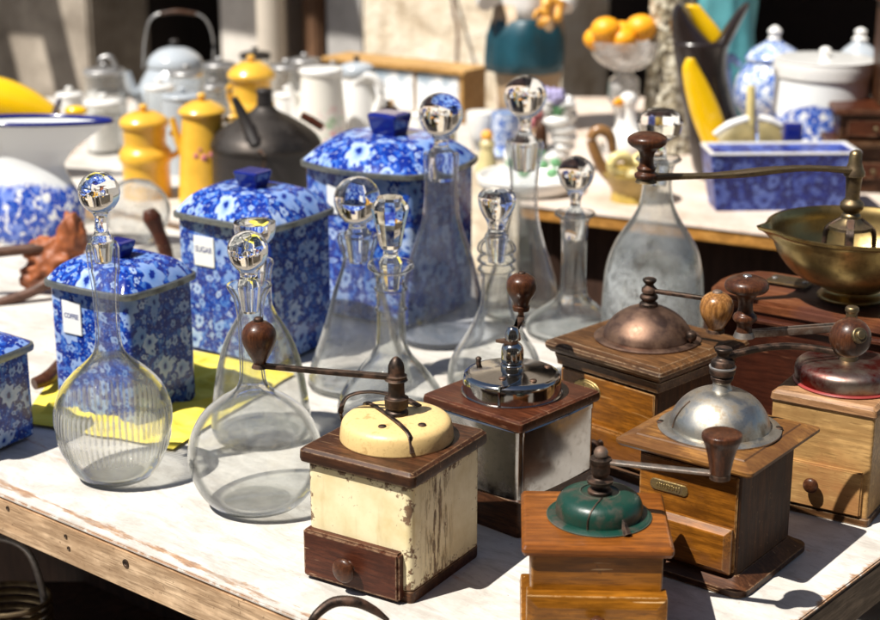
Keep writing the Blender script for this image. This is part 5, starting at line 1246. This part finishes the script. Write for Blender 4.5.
tube('sleeve', [(-.075, 0, .452), (-.115, -.02, .38), (-.104, -.06, .32), (-.100, -.072, .310)], [.038, .033, .026, .024], M['shirt'], t)
from_bm('hair', ell_loft([(0, .008, .535, .046, .042), (0, .008, .57, .052, .05), (0, .004, .605, .042, .042), (0, 0, .622, .015, .015)], 32, .25, 4), M['hair'], t)
# hand hanging in front of the apron, with five separate fingers
hb = ptl(t, 545, 12, -.10); bm = ball_bm(.015, hb, (1.0, .6, 1.05), seg=20)
for i, (dx_, ln, r) in enumerate(((-.010, .018, .0046), (-.0035, .023, .0048), (.003, .021, .0046), (.009, .016, .0042))):
    a = hb+Vector((dx_, -.004, -.012)); tube_bm([a, a+Vector((-.003, -.006, -ln*.5)), a+Vector((-.008, -.002, -ln))], [r, r, r*.7], 10, bm)
tube_bm([hb+Vector((-.014, -.004, .004)), hb+Vector((-.022, -.010, -.004)), hb+Vector((-.024, -.010, -.016))], [.0065, .006, .0045], 10, bm)
tube_bm([hb+Vector((.002, 0, .008)), hb+Vector((.010, .02, .03)), Vector((.074, -.075, .302))], [.013, .015, .018], 12, bm)
from_bm('hand', bm, M['skin'], t)
lathe('plinth', [(0, .075, 's'), (.012, .075, 's'), (.018, .068), (.030, .060, 's')], M['beige'], t, 48)
for sx in (-1, 1): ball('eye', .004, (sx*.013, -.043, .555), M['ketb'], t); 
ball('nose', .007, (0, -.047, .545), M['skin'], t, s=(.7, 1, 1.1)); ball('mouth', .006, (0, -.043, .529), M['pink'], t, s=(1.6, .4, .4))
for sx in (-1, 1): ball('ear', .009, (sx*.041, -.008, .55), M['skin'], t, s=(.5, .8, 1.2))
# ================================================================== PORCELAIN GROUP
sp = at(478, 150); t, p = lt('porcelain_cup', 'white porcelain cup with pale blue shading left of the shiny ball stopper', 'cup', (482, 150), [(150, 8, 's'), (146, 9), (136, 14), (122, 16), (112, 16, 's')], 'porc')
tube('handle', [ptl(t, 496, 116), ptl(t, 503, 122), ptl(t, 500, 132), ptl(t, 493, 137)], .004, M['porc'], t)
t, p = lt('blue_white_cup', 'small blue and white cup standing on its saucer behind the ball stopper', 'cup', (506, 156), [(156, 24, 's'), (152, 26), (149, 24), (147, 12, 's'), (142, 13), (128, 15), (112, 15, 's')], 'tureen')
t, p = lt('small_figurine', 'small brown and white porcelain figurine near the big canister lid', 'figurine', (487, 176), [(176, 10, 's'), (170, 12), (160, 9), (150, 7), (144, 8), (138, 4)], 'cream2')
ball('head', .013, ptl(t, 487, 136), M['skin'], t)
op = at(535, 194); t, p = lt('oval_dish', 'white oval porcelain dish painted with green leaves at the edge of the rear table', 'dish', (528, 190), [(193, 36, 's'), (192, 44), (186, 50), (178, 52, 's'), (177.5, 49), (185, 40), (188, 0)], 'porc')
bm = bmesh.new()
for (qx, qy, a) in ((543, 168, .4), (552, 176, 1.2), (540, 157, -.6), (524, 176, 2.0), (512, 166, .3), (556, 166, -.2)):
    ball_bm(.012, ptl(t, qx, qy, -.02), (1.0, .5, .8), bm, 12, .5, 30, qx)
from_bm('painted_leaves', bm, M['porcgreen'], t)
# cornucopia: fluted shell with flowers in its mouth
cp_ = at(548, 172); t = thing('porcelain_cornucopia', 'white fluted porcelain cornucopia crowned with lilac, pink and green flowers', 'ornament', (cp_.x, cp_.y, 0)); t['z0'] = 0
pts = [ptl(t, 545, 172), ptl(t, 560, 165), ptl(t, 566, 148), ptl(t, 560, 130), ptl(t, 552, 118)]
bm = bmesh.new(); prev = None
for i in range(7):
    u = i/6; q0 = ptl(t, 548+16*math.sin(u*2.6), 172-52*u); ball_bm(.016+.020*u, q0, (1.0, 1.0, .55), bm, 20)
from_bm('fluted_shell', bm, M['porc'], t)
ball('shell_mouth', .026, ptl(t, 541, 140, -.03), M['w_mahog'], t, s=(.55, .6, 1.5))
for (qx, qy, r, mt) in ((546, 105, .020, 'porc'), (556, 98, .020, 'lilac'), (566, 106, .020, 'porc'), (558, 110, .018, 'porcgreen'), (537, 112, .015, 'pink'), (570, 115, .014, 'porc'), (548, 95, .014, 'lilac'), (531, 122, .013, 'pink')):
    ball('flower', r, ptl(t, qx, qy, -.01), M[mt], t, lump=.6, ls=38, seed=qx)
loft('block_base', .12, .09, .02, [(0, 0), (.002, .005), (0, .040), (-.012, .055)], M['porc'], t, loc=(-.035, 0, 0), m=2)
# ================================================================== RIGHT REAR
t, p = lt('crystal_compote', 'cut crystal pedestal bowl heaped with oranges on the rear table', 'compote', (622, 150), [(150, 26, 's'), (147, 27), (142, 14), (132, 9), (118, 8), (104, 12), (98, 16, 's'), (80, 15, 's'), (74, 9), (70, 11), (66, 20), (56, 31), (44, 36), (40, 37, 's'), (39.5, 35, 's'), (46, 32), (58, 26), (66, 14), (68, 0)], 'gwhite', 'bowl', segs=24, flute=[(12, .0016, .05, .9)])
OG = 'oranges heaped in the crystal compote'
for i, (qx, qy, r, dy, lab) in enumerate(((606, 30, 14.5, -.03, 'left one of the two oranges highest in the crystal bowl'), (641, 28, 15, -.02, 'right one of the two oranges highest in the crystal bowl'), (597, 39, 13, -.005, 'orange at the far left rim of the crystal bowl'), (623, 40, 13, -.035, 'orange in the middle below the two highest ones'), (622, 32, 12, .035, 'orange at the back of the heap in the crystal bowl'))):
    q = ptl(t, qx, qy, dy)+t.location; rr = rad(r, q.y, q.z)
    o = ball('orange', rr, (0, 0, 0), M['orange'], s=(1.05, 1.0, .88)); o.location = q; tag(o, lab, 'orange', OG)
# goose figurine
t, p = lt('goose_figurine', 'white goose figurine with an orange beak in front of the crystal compote', 'figurine', (626, 164), [(164, 13, 's'), (158, 17), (148, 21), (138, 20), (128, 13), (118, 9), (108, 7.5), (102, 9), (96, 8), (92, 3)], 'porc')
lathe('beak', [(0, .010, 's'), (.014, .007), (.024, .002), (.0245, 0)], M['orange'], t, 16, loc=ptl(t, 620, 102, -.01), rot=(math.pi/2, 0, -.7))
ball('wing', .030, ptl(t, 632, 140, -.03), M['porc'], t, s=(.9, .5, .6), lump=.3)
# ochre basket with twisted brown handle
bp_ = at(634, 200); t = thing('ochre_basket', 'ochre ceramic basket with tall twisted brown handle and yellow fruit on the rear table', 'basket', (bp_.x, bp_.y, 0)); t['z0'] = 0
pr = rows([(203, 22, 's'), (200, 24), (190, 23), (182, 28), (174, 33), (170, 34, 's')], bp_.y); pr = [(max(q[0], 0),)+tuple(q[1:]) for q in pr]
lathe('basket', [(pr[0][0], 0)]+pr+[(pr[-1][0]-.01, pr[-1][1]-.008), (pr[-1][0]-.02, 0)], M['ochre'], t, 40, flute=[(20, .0012, .0, .2)])
tube('handle', [ptl(t, 618, 182), ptl(t, 604, 170), ptl(t, 594, 150), ptl(t, 592, 136), ptl(t, 600, 130), ptl(t, 610, 136), ptl(t, 613, 152)], [.014, .012, .011, .010, .011, .010, .008], M['ochrebrown'], t)
q = ptl(t, 620, 164, -.03)
tube('fruit', [q+Vector((.018*math.cos(a), -.012*math.sin(a*.5), .018*math.sin(a))) for a in [i*.6 for i in range(10)]], [.010]*7+[.009, .007, .004], M['paleyellow'], t)
ball('fruit', .020, ptl(t, 640, 162, -.02), M['paleyellow'], t, s=(1.1, 1, .9), lump=.2); ball('fruit', .018, ptl(t, 652, 170, -.02), M['ochre'], t, lump=.2); ball('fruit', .016, ptl(t, 634, 176, -.04), M['cream2'], t)
# encrusted column
t, p = lt('shell_column', 'tall column encrusted with little shells behind the black and yellow vase', 'column', (666, 150), [(150, 30, 's'), (140, 28), (110, 24), (70, 22), (30, 21), (0, 22), (-60, 23), (-110, 26, 's')], 'shell', segs=64, flute=[(9, .002, 0, .7)])
# black and yellow art vase
vp = at(704, 178); t = thing('horned_vase', 'black horned glass vase with bright yellow inside, split down its side', 'vase', (vp.x, vp.y, 0), -6); t['z0'] = 0
def row_loft(rowsL, thick, name, mat, oy=0.0, parent=None):
    """rows of (photo row, left column, right column): an oval section at every row, thick = depth over width"""
    lv = []
    pa = spline([(r_, a_) for r_, a_, b_ in rowsL], 4); pb = spline([(r_, b_) for r_, a_, b_ in rowsL], 4)
    for (r_, a_), (_, b_) in zip(pa, pb):
        l, q = ptl(t, a_, r_), ptl(t, b_, r_); hw = max((q.x-l.x)/2, .0015)
        lv.append(((l.x+q.x)/2, oy, l.z, hw, min(.042, .012+hw*thick)))
    return from_bm(name, ell_loft(lv[::-1], 40), M[mat], t)
row_loft([(178, 699, 722), (168, 693, 727), (150, 690, 733), (120, 686, 738), (100, 682, 733), (75, 678, 727), (55, 674, 727), (42, 673, 730)], .75, 'body', 'black')
row_loft([(46, 673, 716), (38, 672, 708), (28, 671, 699), (18, 671, 691), (9, 673, 685), (4, 676, 680)], .6, 'horn', 'black', .004)
row_loft([(48, 706, 728), (38, 718, 733), (28, 724, 738), (18, 731, 743), (8, 739, 748), (3, 744, 749)], .6, 'horn', 'black', .004)
row_loft([(152, 706, 724), (140, 701, 728), (120, 693, 724), (100, 687, 717), (80, 683, 708), (66, 682, 700), (56, 686, 694)], .18, 'yellow_hollow', 'bryellow', -.034)
row_loft([(46, 708, 724), (38, 703, 724), (28, 697, 718), (17, 691, 709), (6, 686, 700)], .12, 'yellow_lining', 'bryellow', .018)
# turquoise cloth hanging behind
tq = at(728, 135); t = thing('turquoise_drape', 'turquoise cloth draped over a stand behind the horned vase', 'cloth', (tq.x, tq.y, 0)); t['z0'] = 0
from_bm('drape', ell_loft([(.02, .1, 0, .09, .05), (.01, .1, .1, .080, .05), (0, .1, .2, .07, .045), (0, .1, .30, .062, .04), (.01, .1, .42, .045, .035), (.01, .1, .46, .02, .02)], 56, .35, 3), M['turq'], t)
# tureens, crock
t, p = lt('lidded_tureen', 'blue and white lidded tureen with scroll handle left of the white crock', 'tureen', (768, 146), [(146, 22, 's'), (142, 24), (130, 18), (118, 26), (98, 37), (78, 36), (64, 27), (60, 25, 's')], 'tureen')
pr = R(t, [(61, 27, 's'), (57, 28), (50, 22), (44, 12), (41, 7)]); lathe('lid', pr+[(pr[-1][0], 0)], M['tureen'], t, 48)
pr = R(t, [(42, 5, 's'), (39, 7), (36, 5), (31, 7), (26, 2)]); lathe('finial', pr+[(pr[-1][0], 0)], M['porc'], t, 24)
tube('handle', [ptl(t, 740, 66), ptl(t, 730, 56), ptl(t, 728, 72), ptl(t, 731, 92), ptl(t, 742, 108)], .008, M['tureen'], t)
t, p = lt('lidded_tureen', 'second blue and white tureen mostly hidden right of the white crock', 'tureen', (852, 146), [(146, 22, 's'), (130, 18), (118, 24), (98, 27), (78, 26), (64, 22), (60, 20, 's')], 'tureen')
pr = R(t, [(61, 20, 's'), (57, 21), (50, 16), (44, 9), (41, 6)]); lathe('lid', pr+[(pr[-1][0], 0)], M['porcgrey'], t, 48)
pr = R(t, [(42, 5, 's'), (39, 8), (36, 5), (31, 6), (28, 2)]); lathe('finial', pr+[(pr[-1][0], 0)], M['porc'], t, 24)
t, p = lt('white_crock', 'large straight sided white crock with blue flower sprays round its lower half', 'crock', (817, 172), [(172, 45, 's'), (169, 47), (140, 47.5), (100, 48), (76, 48), (74, 48.5, 's')], 'crock', segs=72)
pr = R(t, [(74.5, 50, 's'), (66, 50.5), (60, 50), (58, 48), (57.5, 20), (57, 0)]); lathe('lid', pr, M['porc'], t, 72)
pr = R(t, [(58, 4, 's'), (54, 5), (50, 6), (47, 3)]); lathe('knob', pr+[(pr[-1][0], 0)], M['porc'], t, 24)
# leaf basket and navy bottle
bq_ = at(748, 190); t = thing('leaf_basket', 'cream ceramic basket with two white edged leaf flaps and candle like handle', 'basket', (bq_.x, bq_.y, 0)); t['z0'] = 0
def flap(a, b, c, d, th, name, mat):
    bm = bmesh.new(); V = []
    for i in range(9):
        u = i/8; top = a.lerp(b, u)+Vector((0, 0, .012*math.sin(u*math.pi))); bot = c.lerp(d, u)
        V.append([bm.verts.new(top.lerp(bot, v/6)+Vector((0, -.022*math.sin(v/6*math.pi), 0))) for v in range(7)])
    for i in range(8):
        for j in range(6): bm.faces.new((V[i][j], V[i+1][j], V[i+1][j+1], V[i][j+1]))
    bmesh.ops.solidify(bm, geom=bm.faces[:], thickness=th); return from_bm(name, bm, mat, t, sharp=50)
flap(ptl(t, 715, 134), ptl(t, 752, 118), ptl(t, 728, 160), ptl(t, 752, 165), .006, 'side_wall', M['cream2']); flap(ptl(t, 758, 118), ptl(t, 781, 128), ptl(t, 754, 165), ptl(t, 778, 160), .006, 'side_wall', M['cream2'])
tube('rim', [ptl(t, 714, 135), ptl(t, 730, 125), ptl(t, 751, 118)], [.006, .009, .008], M['porc'], t); tube('rim', [ptl(t, 758, 118), ptl(t, 770, 121), ptl(t, 783, 127)], [.008, .009, .006], M['porc'], t)
tube('handle', [ptl(t, 752, 150), ptl(t, 751, 122), ptl(t, 751, 100), ptl(t, 751, 86)], [.009, .009, .0095, .008], M['paleyellow'], t)
loft('floor', .12, .06, .02, [(0, 0), (.002, .004), (0, .03)], M['porc'], t, m=2)
bn = at(788, 196); t = thing('navy_bottle', 'narrow dark navy glass bottle standing right behind the blue flowered trough', 'bottle', (bn.x, bn.y, 0)); t['z0'] = 0
hn = zrow(122, bn.y)
loft('bottle', .034, .030, .006, [(0, 0), (.001, .003), (.001, hn-.004), (-.003, hn), (-.010, hn)], M['cobalt'], t, m=2)
# blue flowered trough
cf = at(713, 213); cr = at(838, 213); ch = zrow(154, cf.y)
t = thing('flowered_trough', 'long blue flowered ceramic trough with white inside at the front of the rear table', 'planter', ((cf.x+cr.x)/2+.012, cf.y+.055, 0), 2); t['z0'] = 0
w = .285; d = .11
prf = [(-.018, 0), (-.017, .003), (-.010, ch*.4), (0, ch-.004), (.0015, ch-.001)]
loft('body', w, d, .006, prf, M['bluecask'], t, m=10)
bm = loft_bm(w, d, .006, [(.001, ch-.0009), (.0005, ch+.002), (-.006, ch+.002), (-.008, ch-.004), (-.018, ch-.03), (-.022, .03)], m=4, caps=False)
o = from_bm('white_lining', bm, M['porc'], t, sharp=40)
loft('lining_floor', w-.05, d-.05, .004, [(0, ch-.012), (0, ch-.010)], M['porc'], t)
# dark drawers / box stack at far right
bs = at(850, 196); t = thing('mahogany_chest', 'stepped dark mahogany chest of little drawers at the right edge behind the trough', 'chest', (bs.x+.085, bs.y+.10, 0), -6); t['z0'] = 0
zz = [zrow(r_, bs.y) for r_ in (186, 160, 150, 122, 106)]
box('drawer_case', .22, .16, max(zz[1]+.02, .05), (0, 0, max(zz[1]+.02, .05)/2), M['w_mahog'], t, .003)
z1 = max(zz[1]+.02, .05)
box('step_board', .25, .19, .012, (0, 0, z1+.0065), M['w_mahog'], t, .003); box('middle_case', .20, .15, .05, (.0, .0, z1+.038), M['w_mahog'], t, .003)
box('step_board', .225, .17, .012, (0, 0, z1+.0695), M['w_red'], t, .003)
box('upper_case', .15, .12, .20, (.055, .02, z1+.176), M['w_mahog'], t, .003); box('top_board', .17, .14, .014, (.055, .02, z1+.2836), M['w_red'], t, .003)
for k, z in enumerate((z1*.5, z1+.038)):
    f = box('drawer_front', .17, .006, .034, (0, -.083+.005*k, z), M['w_red'], t, .002, loc=True); 
    lathe('pull', [(0, .003, 's'), (.004, .003), (.007, .006), (.011, .004), (.0115, 0)], M['brassarm'], f, 14, loc=(-.03, -.003, 0), rot=(math.pi/2, 0, 0))
# under the front table at the lower left: a wire basket with hoop handle
wb = at(6, 600, -.22); t = thing('wire_basket', 'grey wire basket with hoop handle on the dark shelf below the table corner', 'basket', (wb.x, wb.y, -.30)); t['z0'] = -.30
tube('handle', [Vector((-.05, 0, .08)), Vector((-.045, 0, .135)), Vector((-.01, 0, .165)), Vector((.030, 0, .150)), Vector((.046, 0, .10)), Vector((.048, 0, .05))], .0045, M['tingrey'], t)
for k in range(7):
    z = .015+.011*k; tube('wire_ring', [Vector((math.cos(a)*.055, math.sin(a)*.045, z)) for a in [i*math.pi/12 for i in range(25)]], .0035, M['brassarm'], t, segs=8, k=1)
lathe('basket_floor', [(0, .05, 's'), (.006, .05, 's')], M['tingrey'], t, 32)
sh = box('under_shelf', .9, .5, .02, (-.42, 1.78, -.311), M['skirt'], None, .002); sh.location = (0, 0, 0); tag(sh, 'dark wooden shelf under the white table', 'shelf')
# ================================================================== CAMERA, LIGHT, RENDER
cam = bpy.data.cameras.new('camera'); co = bpy.data.objects.new('camera', cam); COL.objects.link(co)
co.location = (0, 0, H); co.rotation_euler = (math.pi/2-TH, 0, 0)
cam.sensor_width = 36; cam.lens = FP/880*36; cam.clip_start = .05; cam.clip_end = 300
cam.dof.use_dof = True; cam.dof.focus_distance = 1.62; cam.dof.aperture_fstop = 65.45/1000/.0115
sc.camera = co
wd = bpy.data.worlds.new('World'); sc.world = wd; wd.use_nodes = True
nt = wd.node_tree; bg = nt.nodes['Background']; sky = nt.nodes.new('ShaderNodeTexSky'); sky.sky_type = 'NISHITA'; sky.sun_disc = False
az = math.atan2(SD.x, SD.y)
sky.sun_elevation = math.radians(SUN_EL); sky.sun_rotation = az
nt.links.new(sky.outputs[0], bg.inputs[0]); bg.inputs[1].default_value = .05
sl = bpy.data.lights.new('sun', 'SUN'); sl.energy = 5.0; sl.angle = math.radians(.53); sl.color = (1, .955, .88)
so = bpy.data.objects.new('sun', sl); COL.objects.link(so); so.rotation_euler = SD.to_track_quat('Z', 'Y').to_euler()
so.location = (-3, -2, 5)
sc.render.engine = 'CYCLES'
cy_ = sc.cycles; cy_.use_denoising = True; cy_.max_bounces = 16; cy_.transparent_max_bounces = 48; cy_.transmission_bounces = 12; cy_.glossy_bounces = 6; cy_.diffuse_bounces = 4
cy_.caustics_refractive = False; cy_.caustics_reflective = False; cy_.sample_clamp_indirect = 6; cy_.blur_glossy = .5
vs = sc.view_settings; vs.view_transform = 'Standard'; vs.look = 'None'; vs.exposure = .64; vs.gamma = 1; vs.use_curve_mapping = False
for o in bpy.data.objects:
    if 'z0' in o.keys(): del o['z0']
